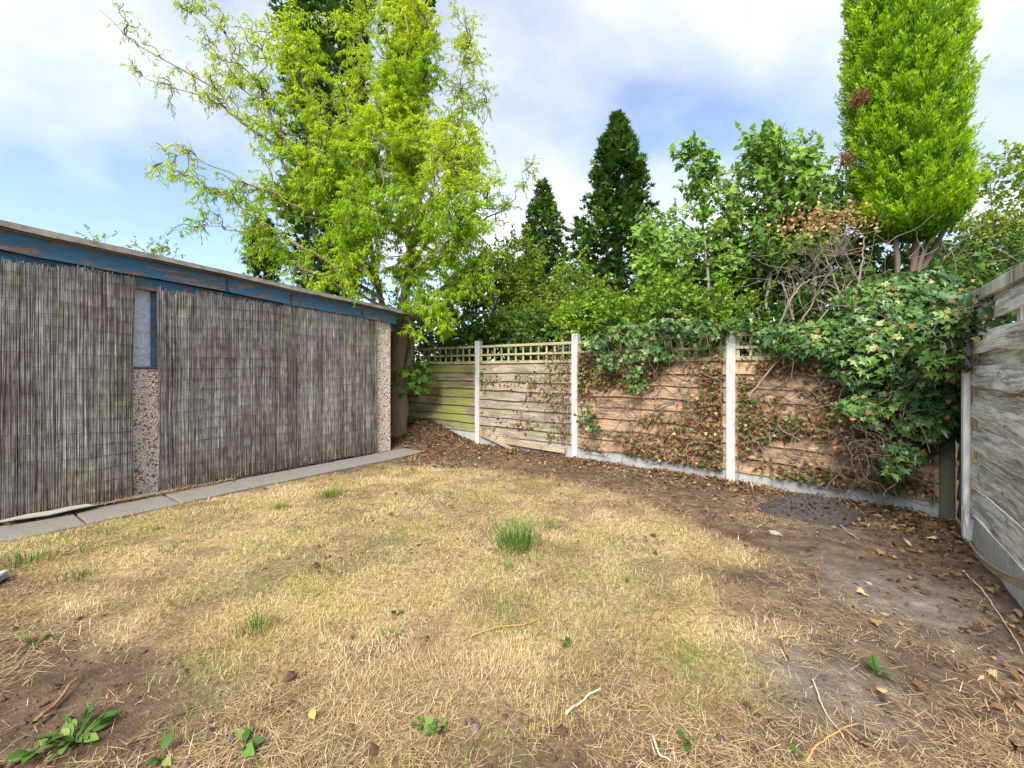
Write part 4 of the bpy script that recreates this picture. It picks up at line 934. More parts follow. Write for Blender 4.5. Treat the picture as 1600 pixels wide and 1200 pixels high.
# ------------------------------------------------------------------ ivy
def ivy(label, blobs, seed, n, size, parts, hanging=None, group=None, name='ivy_plant', stems=120):
    r = np.random.default_rng(seed); B = [(P(x, y, d), np.array([a, b, c])) for x, y, d, a, b, c in blobs]
    base = np.array([*B[0][0][:2], 0.]); t = thing(name, base, label, 'ivy', group)
    w = np.array([(b[1][0] * b[1][2]) for b in B]); w /= w.sum(); which = r.choice(len(B), n, p=w)
    u = unit(r.normal(size=(n, 3)) + np.array([-.15, -.55, .25]))
    lump = .80 + .5 * fbm(u * 2.2 + which[:, None] * 5, 3, seed)
    rad = np.where(r.random(n) < .72, r.uniform(.9, 1.0, n), r.uniform(.55, .9, n))
    pos = np.array([b[0] for b in B])[which] + u * np.array([b[1] for b in B])[which] * (rad * lump)[:, None]
    inside = np.zeros(n, bool)
    for k, (c, s_) in enumerate(B): inside |= (np.linalg.norm((pos - c) / s_, axis=1) < .62) & (which != k)
    pos, u = pos[~inside], u[~inside]; rad = rad[~inside]
    if hanging:
        for (x0, y0, d0, x1, y1, d1, wd, cnt) in hanging:
            k = r.random(cnt)[:, None]; a, b = P(x0, y0, d0), P(x1, y1, d1); hp = a + (b - a) * k + r.normal(size=(cnt, 3)) * wd * (1.1 - .6 * k) * np.array([1, .35, .6])
            pos = np.vstack([pos, hp]); u = np.vstack([u, np.repeat([[-.4, -.8, .1]], cnt, 0)]); rad = np.concatenate([rad, np.ones(cnt)])
    m = len(pos); nr = unit(u + np.array([0, -.15, .45]) + r.normal(size=(m, 3)) * .42)
    d = unit(np.array([0, 0, -1.]) + u * .35 + r.normal(size=(m, 3)) * .55); sz = size * np.clip(r.lognormal(-.1, .35, m), .35, 1.6)
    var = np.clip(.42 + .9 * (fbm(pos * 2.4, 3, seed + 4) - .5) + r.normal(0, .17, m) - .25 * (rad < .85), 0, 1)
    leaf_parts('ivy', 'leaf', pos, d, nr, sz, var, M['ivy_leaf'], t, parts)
    nd = m // 14; k = r.integers(0, m, nd)
    V, Fc, v = scatter('ivy', pos[k] + u[k] * .015 + r.normal(size=(nd, 3)) * .03, unit(-UP + r.normal(size=(nd, 3)) * .6), unit(u[k] + r.normal(size=(nd, 3)) * .7), size * r.uniform(.4, .9, nd), np.clip(r.normal(.6, .25, nd), 0, 1))
    tag(build('withered_leaves', V, Fc, M['brown_dead'], t, {'var': v}), kind='stuff')
    j = r.integers(0, m, stems); e = pos[j]; q = wander(e - u[j] * .02, unit(-UP * .8 + r.normal(size=(stems, 3)) * .6), r.uniform(.15, .5, stems), 8, .06, r)
    build('stems', *tubes(q, np.linspace(.005, .003, 8)[None], 4), M['twig_bark'], t)['kind'] = 'stuff'
    return t
ivy('large dark green ivy mound filling the corner beside the right-hand fence', [(1420, 490, 4.45, .72, .5, .40), (1390, 570, 4.05, .50, .30, .42), (1300, 535, 4.35, .55, .25, .22), (1440, 640, 3.75, .28, .22, .32), (1455, 560, 3.75, .32, .25, .45), (1350, 640, 3.95, .22, .15, .16), (1240, 525, 4.6, .40, .2, .14), (1476, 640, 3.62, .10, .12, .20)], 51, 6000, .068, 300)
ivy('light green ivy spray draped over the top of the right-hand white post', [(1490, 505, 3.25, .20, .14, .17), (1460, 520, 3.35, .20, .15, .15), (1475, 560, 3.28, .14, .10, .12)], 52, 520, .062, 200, stems=20)
ivy('green ivy trailing along the trellis above the orange panel', [(1060, 512, 5.2, .42, .15, .12), (1105, 520, 4.95, .28, .13, .13), (985, 520, 5.6, .35, .13, .12), (935, 535, 5.85, .22, .10, .12), (1160, 505, 4.75, .22, .12, .08)], 53, 820, .066, 300,
    hanging=[(985, 540, 5.5, 995, 612, 5.42, .07, 70), (1000, 530, 5.45, 1050, 560, 5.15, .12, 120), (940, 545, 5.75, 960, 575, 5.6, .10, 60), (912, 640, 5.95, 930, 670, 5.9, .08, 50)], stems=60)
ivy('bright ivy leaves growing behind the slot of the right-hand fence', [(1585, 495, 2.95, .30, .22, .20), (1650, 480, 2.7, .3, .22, .22)], 55, 420, .06, 60, stems=14)
ivy('small ivy clump sprouting low in the dark corner under the big ivy', [(1410, 712, 3.70, .16, .10, .12), (1395, 735, 3.62, .10, .07, .06)], 54, 200, .062, 120, stems=10)

def dead_ivy():
    """brown stripped stems and dead leaves still clinging to the back fence panels"""
    r = np.random.default_rng(66)
    labs = {1: 'few brown dead ivy stems at the right end of the tan panel', 2: 'brown dead ivy stems and leaves clinging across the orange panel', 3: 'tangled brown dead ivy stems on the panel right of the nearest post'}
    for b, ns, nl in ((1, 60, 600), (2, 260, 4200), (3, 300, 3600)):
        A, B, u, n2 = BAYN[b]; ln = np.linalg.norm(B - A); n3 = np.array([*n2, 0]); u3 = np.array([*u, 0])
        t = thing('dead_ivy', [*((A + B) / 2 + n2 * .05), 0], labs[b], 'dead ivy', 'dead ivy on the back fence')
        def pt(x, z, o): x, z, o = np.broadcast_arrays(x, z, o); return np.array([*A, 0]) + u3 * x[..., None] + n3 * o[..., None] + UP * z[..., None]
        x = r.uniform(0.05, ln - .05, ns) if b > 1 else ln - .05 - np.abs(r.normal(0, .3, ns)); z = r.uniform(.2, 1.6, ns)
        d = unit(u3 * r.normal(0, .8, ns)[:, None] + UP * r.normal(0, .7, ns)[:, None] + n3 * r.normal(0, .06, ns)[:, None])
        q = wander(pt(x, z, np.full(ns, .055)), d, r.uniform(.15, .6, ns), 10, .06, r)
        o = (q - np.array([*A, 0])) @ n3; q = q + n3 * (np.clip(o, .035, .10) - o)[..., None]
        xx = (q - np.array([*A, 0])) @ u3; q = q + u3 * (np.clip(xx, .085, ln - .085) - xx)[..., None]; q[..., 2] = np.clip(q[..., 2], .1, 1.72)
        build('stems', *tubes(q, (r.uniform(.0022, .006, ns)[:, None] * np.linspace(1, .6, 10)[None]), 4), M['straw_bark'], t)['kind'] = 'stuff'
        # dead leaves gather in ragged bands
        x = r.uniform(.085, ln - .085, nl * 3); z = r.uniform(.15, 1.5, nl * 3); band = fbm(np.stack([x * 2.0, z * 4.5, 0 * x + b], -1), 4, 12) * .8
        if b == 2: band = band + .10 * (z > 1.15) + .12 * (np.abs(x - .08) < .18) + .10 * (x > ln - .35)
        if b == 1: band = band - .25 * (x < ln - .45) + .12 * (x > ln - .2)
        if b == 3: band = band + .08 * (z > .35) * (z < .8)
        k = np.argsort(-(band + r.normal(0, .085, len(x))))[:nl]; x, z = x[k], z[k]
        p = pt(x, z, r.uniform(.025, .085, nl)); dd = unit(-UP * .6 + r.normal(size=(nl, 3))); 
        V, Fc, v = scatter('ivy', p, dd, unit(n3 + r.normal(size=(nl, 3)) * .8), r.uniform(.018, .058, nl), np.clip(r.normal(.36, .22, nl), 0, 1))
        tag(build('dead_leaves', V, Fc, M['brown_dead'], t, {'var': v}), kind='stuff')
        ng = nl // 6; k = r.integers(0, nl, ng); 
        V, Fc, v = scatter('ivy', p[k] + n3 * .02, dd[k], unit(n3 + r.normal(size=(ng, 3)) * .6), r.uniform(.025, .05, ng), np.clip(r.normal(.6, .25, ng), 0, 1))
        tag(build('green_leaves', V, Fc, M['ivy_leaf'], t, {'var': v}), kind='stuff')
        if b > 1:   # fine rootlets
            nr_ = 1500; k = r.integers(0, nl, nr_); q = wander(p[k], unit(r.normal(size=(nr_, 3)) + n3 * .2), r.uniform(.03, .12, nr_), 4, .1, r)
            build('rootlets', *tubes(q, .0012, 3), M['twig_bark'], t)['kind'] = 'stuff'
    # dead leaf drift over the top of the panels
dead_ivy()
def dead_tangle():
    r = np.random.default_rng(67); t = thing('dead_tangle', [*P(1380, 690, 3.8)[:2], 0], 'brown tangle of dead stems under the big ivy mound', 'dead ivy')
    n = 420; c = np.array([P(1360, 680, 3.95), P(1400, 660, 3.9), P(1350, 720, 3.9)])[r.integers(0, 3, n)]
    p0 = c + r.normal(size=(n, 3)) * np.array([.14, .08, .12]); q = wander(p0, unit(r.normal(size=(n, 3)) + UP * -.3), r.uniform(.1, .45, n), 8, .08, r); q[..., 2] = np.maximum(q[..., 2], .05)
    build('stems', *tubes(q, np.linspace(.004, .0016, 8)[None], 3), M['twig_bark'], t)['kind'] = 'stuff'
    p = c[:300] + r.normal(size=(300, 3)) * np.array([.2, .08, .16]); p[:, 2] = np.maximum(p[:, 2], .06)
    V, Fc, v = scatter('ivy', p, r.normal(size=p.shape), r.normal(size=p.shape), r.uniform(.02, .05, 300), r.random(300) * .6); tag(build('dead_leaves', V, Fc, M['brown_dead'], t, {'var': v}), kind='stuff')
dead_tangle()
def trunk_shoot():
    r = np.random.default_rng(15); c = P(640, 590, 7.55); t = thing('sapling_shoot', [*c[:2], 0.], 'small dark maple-leaved shoot sprouting against the willow trunk', 'plant')
    q = spline([np.array([c[0] - .05, c[1], 0]), c + (-.06, 0, -.4), c + (0, 0, -.05)], 12); build('stem', *tubes(q[None], .008, 5), M['twig_bark'], t)
    n = 46; p = c + r.normal(size=(n, 3)) * np.array([.16, .08, .12]); u = unit(r.normal(size=(n, 3)) + (0, -1., .6))
    leaf_parts('ivy', 'leaf', p, unit(-UP * .5 + (p - c) * 4 + r.normal(size=(n, 3)) * .3), u, r.uniform(.11, .19, n), np.clip(r.normal(.5, .12, n), 0, 1), M['shrub_green'], t, 300)
trunk_shoot()

# ------------------------------------------------------------------ lawn, litter and small things on the ground
def blades(pos, az, length, tilt, bend, width, var):
    """curved grass blades, 3 triangles each"""
    h = np.stack([np.cos(az), np.sin(az), 0 * az], -1); s = np.stack([-np.sin(az), np.cos(az), 0 * az], -1); n = len(pos)
    def at(t, tl): return (h * np.sin(tl)[:, None] + UP * np.cos(tl)[:, None]) * (length * t)[:, None]
    p1 = pos + at(.5, tilt); p2 = p1 + at(.5, tilt + bend); w = (width * .5)[:, None]
    V = np.stack([pos - s * w, pos + s * w, p1 - s * w * .8, p1 + s * w * .8, p2], 1)
    T = np.array([[0, 1, 2], [1, 3, 2], [2, 3, 4]]); Fc = (T[None] + (np.arange(n) * 5)[:, None, None]).reshape(-1, 3)
    return V.reshape(-1, 3), Fc, np.repeat(var, 5)
def path_block(q):
    v = q - GA; o = v @ GN; return (v @ GD < .28) & (o < .61 + .06 * (fbm(xy0(q[:, 0] * 5, q[:, 1] * 5), 2, 99) - .3))
def sample(n, r, near=1.15, far=8.6):
    """ground points in view with density falling with distance"""
    d = near * (far / near) ** (r.random(n) ** 1.05); x = r.uniform(-1.32, 1.32, n) * d
    q = np.stack([x, d], -1)
    ok = ~path_block(q)
    fn = np.array([.65, .76]); ok &= ((q - FP[3]) @ fn < -.06); ok &= ((q - RP) @ rn > .10)
    return q[ok]
def lawn_blades():
    r = np.random.default_rng(101)
    q = sample(440000, r); lf = lawn_f(q); clump = fbm(xy0(q[:, 0] * 7, q[:, 1] * 7), 2, 71)
    k = r.random(len(q)) < lf * np.clip((clump - .16) * 3.4, .2, 1); q, lf, clump = q[k], lf[k], clump[k]; n = len(q); print('dry blades', n)
    d = q[:, 1]; far = np.clip(d / 3.0, .75, 1.8)
    length = r.uniform(.018, .055, n) * np.clip(.5 + 1.1 * clump, .5, 1.4)
    gold = fbm(xy0(q[:, 0] * .9 + 3, q[:, 1] * .9), 2, 72); fine = fbm(xy0(q[:, 0] * 3, q[:, 1] * 3), 2, 73)
    mossy = np.exp(-(((q - G(400, 870)[:2]) / .7) ** 2).sum(1)) + .9 * np.exp(-(((q - G(170, 850)[:2]) / .6) ** 2).sum(1)) + .8 * np.exp(-(((q - G(480, 930)[:2]) / .35) ** 2).sum(1)) + .6 * np.exp(-(((q - G(600, 830)[:2]) / .5) ** 2).sum(1)) + .7 * np.exp(-(((q - G(700, 750)[:2]) / .9) ** 2).sum(1))
    var = np.clip(.50 + .75 * (fine - .5) + r.normal(0, .20, n), 0, .82)
    mossy = mossy * np.clip((fbm(xy0(q[:, 0] * 4, q[:, 1] * 4), 3, 79) - .3) * 3, .1, 1.4)
    y = r.random(n) < np.clip(.02 + .3 * (gold - .45) * 2 + .50 * mossy + .10 * np.clip(q[:, 1] - 3, 0, 2), .02, .65); var = np.where(y, r.uniform(.82, .97, n), var)
    # combed by the mower and rain: heading varies slowly
    az = 6.28 * fbm(xy0(q[:, 0] * 1.4, q[:, 1] * 1.4), 2, 74) * 2 + r.normal(0, 1.7, n)
    V, Fc, v = blades(on_ground(q) + np.array([0, 0, -.004]), az, length, r.uniform(.6, 1.6, n), r.uniform(-.3, .6, n), .0026 * far * r.uniform(.7, 1.4, n), var)
    tag(build('dry_lawn', V, Fc, M['grass_dry'], None, {'var': v}), 'short straw coloured dried out lawn grass', 'grass', None, 'stuff')
    # green blades in patches
    q = sample(170000, r); lf = lawn_f(q); lf = lf * np.clip(1.3 - np.clip(q[:, 0], 0, 3) * .8, .15, 1); g = fbm(xy0(q[:, 0] * 2.3 + 9, q[:, 1] * 2.3), 3, 75); side = np.clip(((q - GA) @ GN - .7) / 1.8, 0, 1)
    k = r.random(len(q)) < np.clip((g - .47) * 3.0 + .16 * (1 - side), 0, .6) * np.clip(lf * 1.5, 0.02, 1); q = q[k]; n = len(q); print('green blades', n)
    far = np.clip(q[:, 1] / 3.0, .75, 1.8)
    V, Fc, v = blades(on_ground(q) - np.array([0, 0, .004]), r.uniform(0, 6.28, n), r.uniform(.025, .07, n), r.uniform(.1, .9, n), r.uniform(.1, .8, n), .0028 * far, np.clip(r.normal(.6, .25, n), 0, 1))
    tag(build('green_grass', V, Fc, M['grass_green'], None, {'var': v}), 'sparse green blades scattered through the dry lawn', 'grass', None, 'stuff')
    # loose straw and stalks on the bare soil
    q = np.vstack([sample(90000, r), sample(90000, r, 3.5, 8.6)]); lf = lawn_f(q); st = fbm(xy0(q[:, 0] * 2.2, q[:, 1] * 2.2), 3, 78)
    k = r.random(len(q)) < np.clip((st - .33) * 2.4, .05, 1) * np.where(lf > .5, .55, 1.0); q = q[k]; n = len(q); far = np.clip(q[:, 1] / 3.0, .7, 1.8); print('straw', n)
    V, Fc, v = blades(on_ground(q) + np.array([0, 0, .006]), r.uniform(0, 6.28, n), r.uniform(.03, .11, n), r.uniform(1.42, 1.6, n), r.normal(0, .1, n), .0022 * far * r.uniform(.7, 1.6, n), np.clip(r.normal(.5, .26, n), 0, 1))
    tag(build('loose_straw', V, Fc, M['straw'], None, {'var': v}), 'loose dry straw and stalks strewn over the bare soil', 'straw', None, 'stuff')
    # dead leaf litter along the fence foot
    q = np.stack([r.uniform(-3.2, 4.4, 260000), r.uniform(1.3, 9.2, 260000)], -1); q = q[(np.abs(q[:, 0]) < 1.32 * q[:, 1]) & ~path_block(q) & ((q - FP[3]) @ np.array([.65, .76]) < -.03) & ((q - RP) @ rn > -.02)]; lf = lawn_f(q)
    u2 = np.array([.76, -.65]); o = -((q - FP[3]) @ np.array([.65, .76]))
    corner = np.exp(-(((q - G(1400, 800)[:2]) / np.array([.55, .5])) ** 2).sum(1)) + np.exp(-(((q - G(660, 692)[:2]) / np.array([1.0, 1.1])) ** 2).sum(1))
    rightedge = np.exp(-(((q - RP) @ rn) / .35) ** 2)
    dens = np.clip(.55 * np.exp(-(o / .40) ** 2) + .7 * corner + .12 * rightedge + .02 * (q[:, 1] > 2.6), 0, 1) * (1 - .8 * lf) * np.clip((fbm(xy0(q[:, 0] * 4, q[:, 1] * 4), 2, 81) - .25) * 2.2, .1, 1)
    k = r.random(len(q)) < np.clip(dens * 1.9, 0, 1); q = q[k]; n = len(q); print('litter', n)
    trees = (np.linalg.norm(q - np.array([-2.08, 7.75]), axis=1) > .24) & ((q - GA) @ GD > -.02) | (q[:, 0] > -1.6); q = q[trees]; n = len(q)
    pl = on_ground(q) + np.stack([0 * q[:, 0], 0 * q[:, 0], r.uniform(.004, .03, n)], -1); dl = unit(r.normal(size=(n, 3)) * np.array([1, 1, .35])); nl_ = unit(UP + r.normal(size=(n, 3)) * .7)
    sl_ = np.clip(r.lognormal(-3.75, .45, n), .010, .055); vl = np.clip(r.normal(.42, .28, n), 0, 1); kk = r.integers(0, 3, n); prt = []
    for j, kd in enumerate(('ovate', 'ivy', 'willow')):
        w_ = kk == j; prt.append(scatter(kd, pl[w_], dl[w_], nl_[w_], sl_[w_] * (1, 1, 1.9)[j], vl[w_]))
    V, Fc = merge([(p_[0], p_[1]) for p_ in prt]); v = np.concatenate([p_[2] for p_ in prt])
    tag(build('leaf_litter', V, Fc, M['litter'], None, {'var': v}), 'brown dead leaf litter along the foot of the fences', 'leaf litter', None, 'stuff')
    # clods and small stones
    n = 1800; q = sample(n * 4, r, 1.3, 6.5); q = q[lawn_f(q) < .5][:n]; n = len(q)
    ico = bmesh.new(); bmesh.ops.create_icosphere(ico, subdivisions=1, radius=1); Vi = np.array([v.co[:] for v in ico.verts]); Fi = np.array([[v.index for v in f.verts] for f in ico.faces]); ico.free()
    sz = np.clip(r.lognormal(-5.1, .55, n), .003, .022); Vs = on_ground(q)[:, None] + Vi[None] * (sz[:, None] * r.uniform(.6, 1.3, (n, 3)))[:, None] * (1 + .25 * r.normal(size=(n, len(Vi), 1)))
    o = build('soil_crumbs', Vs, (Fi[None] + (np.arange(n) * len(Vi))[:, None, None]).reshape(-1, 3), M['ground'], None, {'lawn': np.zeros(n * len(Vi)), 'grey': np.repeat((r.random(n) < .12) * .7, len(Vi))})
    tag(o, 'crumbs and clods of dry soil on the bare ground', 'soil', None, 'stuff')
    n = 420; s_ = r.uniform(-.2, 5.2, n); q = GA - GD * s_[:, None] + GN * r.uniform(.16, .64, n)[:, None]
    V, Fc, v = blades(np.column_stack([q, np.full(n, .027)]), r.uniform(0, 6.28, n), r.uniform(.015, .06, n), r.uniform(1.45, 1.58, n), r.normal(0, .05, n), .003 * np.ones(n), np.clip(r.normal(.4, .3, n), 0, 1))
    tag(build('slab_scraps', V, Fc, M['straw'], None, {'var': v}), 'dry scraps of straw blown onto the slabs', 'straw', None, 'stuff')
    # moss and dry debris along the inner edge of the path
    n = 2600; s_ = r.uniform(-.3, 5.2, n); oo = .135 + np.abs(r.normal(0, .03, n)); q = GA - GD * s_[:, None] + GN * oo[:, None]
    k = fbm(np.stack([s_ * 2, 0 * s_, 0 * s_], -1), 2, 88) > .42; q = q[k]; n = len(q)
    V, Fc, v = blades(np.column_stack([q, np.full(n, .038)]), math.atan2(GD[1], GD[0]) + r.normal(0, .7, n), r.uniform(.02, .10, n), r.uniform(1.2, 1.58, n), r.normal(0, .15, n), .004 * np.ones(n), np.clip(r.normal(.45, .25, n), 0, 1))
    tag(build('path_debris', V, Fc, M['straw'], None, {'var': v}), 'dry stalks and debris gathered where the slabs meet the reeds', 'debris', None, 'stuff')
lawn_blades()

def tuft(x, y, n, h, spread, seed, label, mat='grass_green', hue=.5):
    r = np.random.default_rng(seed); c = G(x, y); p = c[:2] + r.normal(size=(n, 2)) * spread * .5; g = on_ground(p)
    az = np.arctan2(p[:, 1] - c[1], p[:, 0] - c[0]) + r.normal(0, .7, n)
    V, Fc, v = blades(g - np.array([0, 0, .005]), az, h * r.uniform(.25, 1.15, n), r.uniform(.05, .8, n) * r.uniform(.4, 1.1, n), r.uniform(.1, 1.3, n), .0055 * r.uniform(.6, 1.2, n), np.clip(r.normal(hue, .2, n), 0, 1))
    tag(build('grass_tuft', V, Fc, M[mat], None, {'var': v}, False, on_ground(c[:2])[0]), label, 'grass tuft', 'green grass tufts in the dry lawn')
tuft(808, 856, 300, .26, .17, 1, 'largest tall green grass tuft in the middle of the lawn')
tuft(856, 822, 60, .10, .08, 2, 'small green tuft just behind the largest one, to its right')
tuft(515, 775, 150, .16, .12, 3, 'wide green grass tuft beside the slabs near the garage')
tuft(440, 795, 60, .10, .085, 4, 'sparse low green tuft between the slabs and the wide tuft')
tuft(600, 733, 40, .11, .08, 5, 'tiny green tuft at the far end of the slab path')
tuft(400, 985, 46, .17, .07, 6, 'upright thin green tuft in the left foreground of the lawn')
tuft(45, 880, 130, .12, .14, 7, 'dark green grass patch at the left edge beside the slabs')
tuft(115, 905, 36, .12, .08, 8, 'loose green tuft near the left edge of the lawn')
tuft(265, 860, 40, .10, .13, 9, 'thin green blades in the pale grass at left')
tuft(798, 890, 26, .09, .05, 10, 'little dark tuft just in front of the largest one')
tuft(612, 990, 90, .05, .055, 11, 'flat bright green patch in the centre foreground')
tuft(625, 830, 40, .05, .06, 12, 'low dark green patch behind the centre of the lawn')
tuft(1012, 862, 22, .08, .05, 13, 'small green tuft right of the middle of the lawn')
tuft(130, 898, 24, .10, .05, 14, 'narrow tuft right beside the loose left edge tuft')
tuft(700, 775, 50, .05, .10, 15, 'low green patch in the golden far part of the lawn')
def weed(x, y, n, size, seed, label, kind='broad', up=.5, spread=.5):
    r = np.random.default_rng(seed); c = on_ground(G(x, y)[:2])[0]; t = thing('weed', c, label, 'weed', 'small green weeds on the soil')
    a = r.uniform(0, 6.28, n); d = np.stack([np.cos(a), np.sin(a), r.uniform(.1, up * 2, n)], -1); p = c + unit(d) * r.uniform(.15, spread, n)[:, None] * size + UP * .008
    st = np.stack([np.repeat(c[None], n, 0) - UP * .01, (c + p) / 2, p], 1)
    build('stem', *tubes(st, .0022, 3), M['weed'], t, {'var': np.full(n * 9, .3)})
    leaf_parts(kind, 'leaf', p, unit(d), unit(UP + r.normal(size=(n, 3)) * .35), size * r.uniform(.4, 1.25, n), np.clip(r.normal(.5, .35, n), 0, 1), M['weed'], t, 300)
weed(118, 1165, 36, .05, 1, 'big leafy weed in the bottom left corner', up=.35, spread=1.8)
weed(60, 1180, 10, .06, 2, 'broad leaved weed at the bottom left edge of the picture')
weed(58, 1000, 5, .055, 3, 'two-leaved green weed on soil at the left edge', 'broad')
weed(685, 1145, 14, .035, 4, 'small clover-like weed in the bottom middle', 'delta', .5, 1.2)
weed(655, 1135, 5, .032, 5, 'tiny weed left of the clover-like weed', 'delta')
weed(1075, 1165, 9, .040, 6, 'bright little weed right of the bottom middle', 'broad', .7)
weed(1248, 1188, 5, .030, 7, 'tiny bright weed at the bottom edge towards the right')
weed(383, 1172, 6, .055, 8, 'small weed in the dry grass at the bottom left')
weed(252, 1192, 6, .045, 9, 'bright weed at the bottom edge right of the corner weed', 'broad')
weed(1370, 1062, 9, .05, 10, 'green weed with dry stalks on bare soil at the right', 'broad', 1.2)
weed(620, 958, 6, .035, 11, 'tiny leaf weed in the centre of the lawn')
weed(885, 1010, 9, .030, 12, 'little weed in the dry grass right of centre')
def twig(label, pts, r0, mat, seed, cat='stick', name='stick'):
    r = np.random.default_rng(seed); g = np.array([G(x, y) for x, y in pts]); q = spline(g, 24); q[:, 2] = ground_h(q[:, :2]) + r0 + .012 + .006 * np.sin(np.linspace(0, 9, 24)); q += r.normal(0, .0012, q.shape)
    tag(build(name, *tubes(q[None], np.linspace(r0, r0 * .55, 24)[None], 6), M[mat], None, None, True, np.array([*q[0][:2], q[0][2] - r0])), label, cat, 'sticks lying on the ground')
M['stick_pale'] = plain('pale_stick', (.56, .45, .32), .8, .2); M['stick_brown'] = plain('brown_stick', (.25, .15, .08), .85, .2); M['stick_orange'] = plain('orange_stalk', (.48, .26, .09), .8, .2)
twig('long curved orange stalk lying in the middle of the lawn', [(735, 1000), (780, 985), (830, 975), (885, 945)], .0035, 'stick_orange', 1)
twig('pale bare stick lying in the lawn right of centre', [(885, 1122), (905, 1103), (938, 1086)], .0055, 'stick_pale', 2)
twig('flat brown bark strip in the bottom left foreground', [(55, 1140), (85, 1110), (120, 1068)], .009, 'stick_brown', 3)
twig('long pale stalk curving beside the right-hand kerb', [(1505, 895), (1545, 940), (1575, 985), (1600, 1030)], .004, 'stick_pale', 4)
twig('thin brown stick on the bare soil at right', [(1220, 1005), (1228, 1025), (1236, 1045)], .0045, 'stick_brown', 5)
twig('short orange brown stick crossing the thin brown one', [(1218, 1003), (1240, 998), (1246, 993)], .004, 'stick_orange', 6)
twig('long thin stalk running over soil at the lower right', [(1270, 1070), (1285, 1110), (1310, 1150), (1318, 1165)], .003, 'stick_pale', 7)
twig('dark twig lying at the bottom right', [(1310, 1150), (1340, 1165), (1370, 1185)], .005, 'stick_brown', 8)
twig('bent stalk at the bottom right edge of the soil', [(1260, 1200), (1290, 1165), (1340, 1140)], .0035, 'stick_orange', 9)
twig('pale stick at the bottom of the picture, right of middle', [(1020, 1160), (1030, 1185), (1048, 1200)], .004, 'stick_pale', 10)
twig('small rusty twig left of the upright thin tuft', [(422, 965), (440, 968), (455, 976)], .004, 'stick_brown', 11)
twig('long dry stem lying along the reed foot on the slabs', [(215, 785), (270, 772), (330, 760), (390, 742)], .004, 'stick_brown', 12)
twig('pale stalk on the soil under the big ivy', [(1290, 800), (1320, 828), (1345, 850)], .003, 'stick_pale', 13)
twig('brown twig in the litter before the dark ivy corner', [(1385, 778), (1420, 785), (1450, 792)], .005, 'stick_brown', 14)
def stone(x, y, s, seed, label, mat='stone', flat=.5):
    r = np.random.default_rng(seed); c = on_ground(G(x, y)[:2])[0]; bm = bmesh.new(); bmesh.ops.create_icosphere(bm, subdivisions=1, radius=1)
    V = np.array([v.co[:] for v in bm.verts]); Fc = np.array([[v.index for v in f.verts] for f in bm.faces]); bm.free()
    V = V * (1 + .9 * (r.random(len(V)) - .5))[:, None] * np.array([1, r.uniform(.6, .9), flat]) * s
    a = r.uniform(0, 3); R = np.array([[math.cos(a), math.sin(a), 0], [-math.sin(a), math.cos(a), 0], [0, 0, 1]]); V = V @ R
    tag(build('stone', V + c + UP * s * flat * .6, Fc, M[mat], None, None, False, c), label, 'stone', 'loose stones on the soil')
stone(1212, 834, .045, 1, 'flat grey stone at the edge of the bare soil', flat=.4)
stone(1346, 804, .05, 2, 'pale stone at the right foot of the dark soil heap')
stone(1352, 818, .028, 3, 'smaller stone just in front of the pale heap stone')
stone(1358, 914, .020, 4, 'small white square stone on the bare soil', 'white_bit')
stone(1384, 963, .028, 5, 'white and yellow pebble on the soil above the lower right', 'white_bit')
stone(1124, 1157, .020, 6, 'dark pebble in the bottom right of the lawn', 'heap')
stone(1250, 785, .020, 7, 'grey pebble on the dark soil heap', 'stone')
stone(1337, 1005, .014, 8, 'small grey pebble on the trodden dust', 'stone')
stone(958, 895, .012, 9, 'tiny white pebble in the dry lawn', 'white_bit')
def scrap(x, y, s, seed, label, mat, kind='ovate', cat='leaf', name='fallen_leaf'):
    r = np.random.default_rng(seed); c = on_ground(G(x, y)[:2])[0]
    Bv, Bf = LEAF[kind]; A = frames(unit(r.normal(size=(1, 3)) * np.array([1, 1, .15])), unit(UP[None] + r.normal(size=(1, 3)) * .25))[0]
    tag(build(name, c + UP * .028 + (Bv - (0, .5, 0)) @ A * s, Bf, M[mat], None, {'var': np.full(len(Bv), r.uniform(.3, .9))}, False, c + UP * .02), label, cat, 'single fallen leaves and scraps')
scrap(168, 1062, .05, 1, 'curled white scrap in the left foreground', 'white_bit', 'willow', 'scrap', 'white_scrap')
scrap(545, 998, .06, 2, 'pale dead leaf in the centre of the lawn', 'brown_dead')
scrap(488, 1132, .05, 3, 'orange fallen leaf in the bottom middle grass', 'leaf_yellow')
scrap(1345, 930, .07, 4, 'orange curled leaf on the bare soil at right', 'leaf_yellow', 'ivy')
scrap(1370, 985, .06, 5, 'pale tan leaf on the dusty soil at right', 'brown_dead', 'ivy')
scrap(1378, 1092, .06, 6, 'yellow leaf beside the right-hand weed', 'leaf_yellow')
scrap(155, 962, .06, 7, 'orange leaf in the grass at the left', 'leaf_yellow')
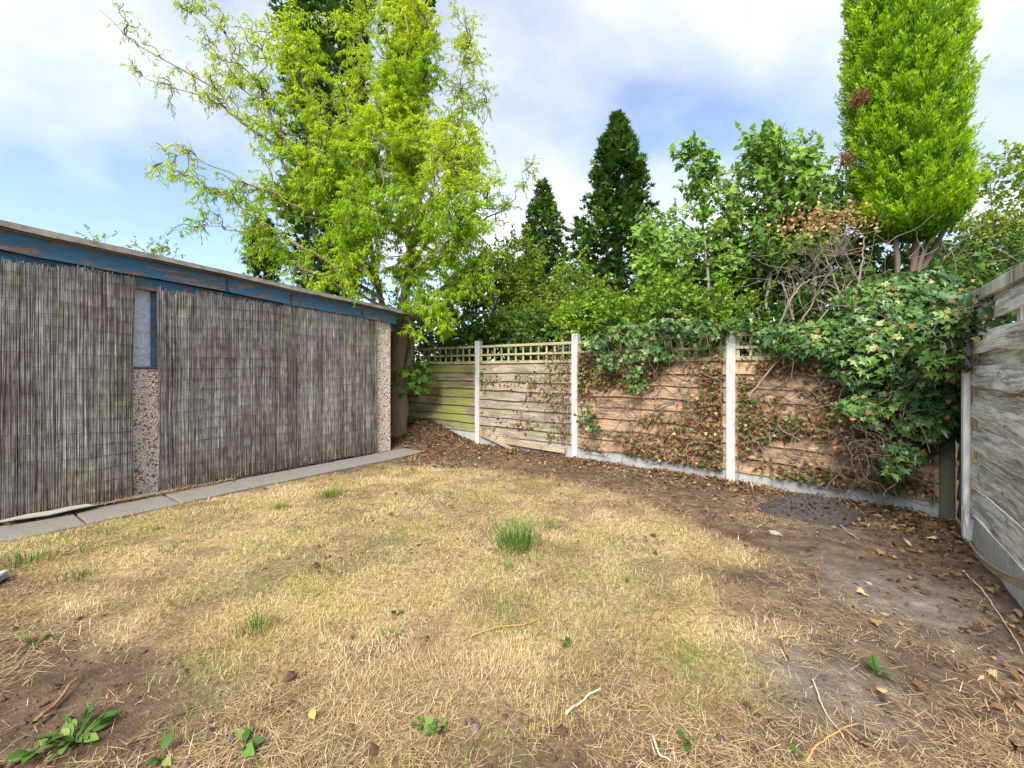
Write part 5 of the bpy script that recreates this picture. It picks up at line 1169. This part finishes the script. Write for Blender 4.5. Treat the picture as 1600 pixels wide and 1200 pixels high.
scrap(1375, 868, .06, 8, 'tan leaf lying above the small white stone', 'brown_dead', 'ivy')
scrap(805, 1025, .035, 9, 'tiny orange leaf near the curved orange stalk', 'leaf_yellow')
def soil_heap():
    c = G(1262, 800); n, m = 26, 40; R, A_ = np.meshgrid(np.linspace(0, 1, n), np.linspace(0, 2 * np.pi, m, endpoint=False), indexing='ij')
    wob = .75 + .6 * fbm(np.stack([np.cos(A_) * 1.7, np.sin(A_) * 1.7, 0 * A_], -1), 3, 6); x = R * np.cos(A_) * .48 * wob; y = R * np.sin(A_) * .36 * wob; q = np.stack([c[0] + x.ravel(), c[1] + y.ravel()], -1)
    prof = (1 - R.ravel() ** 2) ** 1.3
    z = ground_h(q) - .012 + .13 * prof + prof ** .5 * .12 * (fbm(xy0(q[:, 0] * 11, q[:, 1] * 11), 4, 3) - .4)
    i = np.arange(n * m).reshape(n, m); j = np.roll(i, -1, 1); Q = np.stack([i[:-1], i[1:], j[1:], j[:-1]], -1).reshape(-1, 4)
    hp = build('soil_heap', np.column_stack([q, z]), Q, M['heap'], None, None, True, on_ground(c[:2])[0])
    r = np.random.default_rng(8); k = r.integers(0, n * m - m * 2, 420); ico = bmesh.new(); bmesh.ops.create_icosphere(ico, subdivisions=1, radius=1); Vi = np.array([v.co[:] for v in ico.verts]); Fi = np.array([[v.index for v in f.verts] for f in ico.faces]); ico.free()
    pc = np.column_stack([q, z])[k] + r.normal(0, .012, (420, 3)) * np.array([1, 1, 0]); sz = np.clip(r.lognormal(-4.7, .5, 420), .004, .03)
    tag(build('clods', pc[:, None] + Vi[None] * sz[:, None, None] * (1 + .35 * r.normal(size=(420, len(Vi), 1))), (Fi[None] + (np.arange(420) * len(Vi))[:, None, None]).reshape(-1, 3), M['heap'], hp), kind='stuff')
    tag(hp, 'low heap of dark gritty soil before the nearest white post', 'soil heap')
soil_heap()
print('objects', len(bpy.data.objects), 'tris', sum(len(o.data.loop_triangles) if o.type == 'MESH' and (o.data.calc_loop_triangles() or True) else 0 for o in bpy.data.objects))
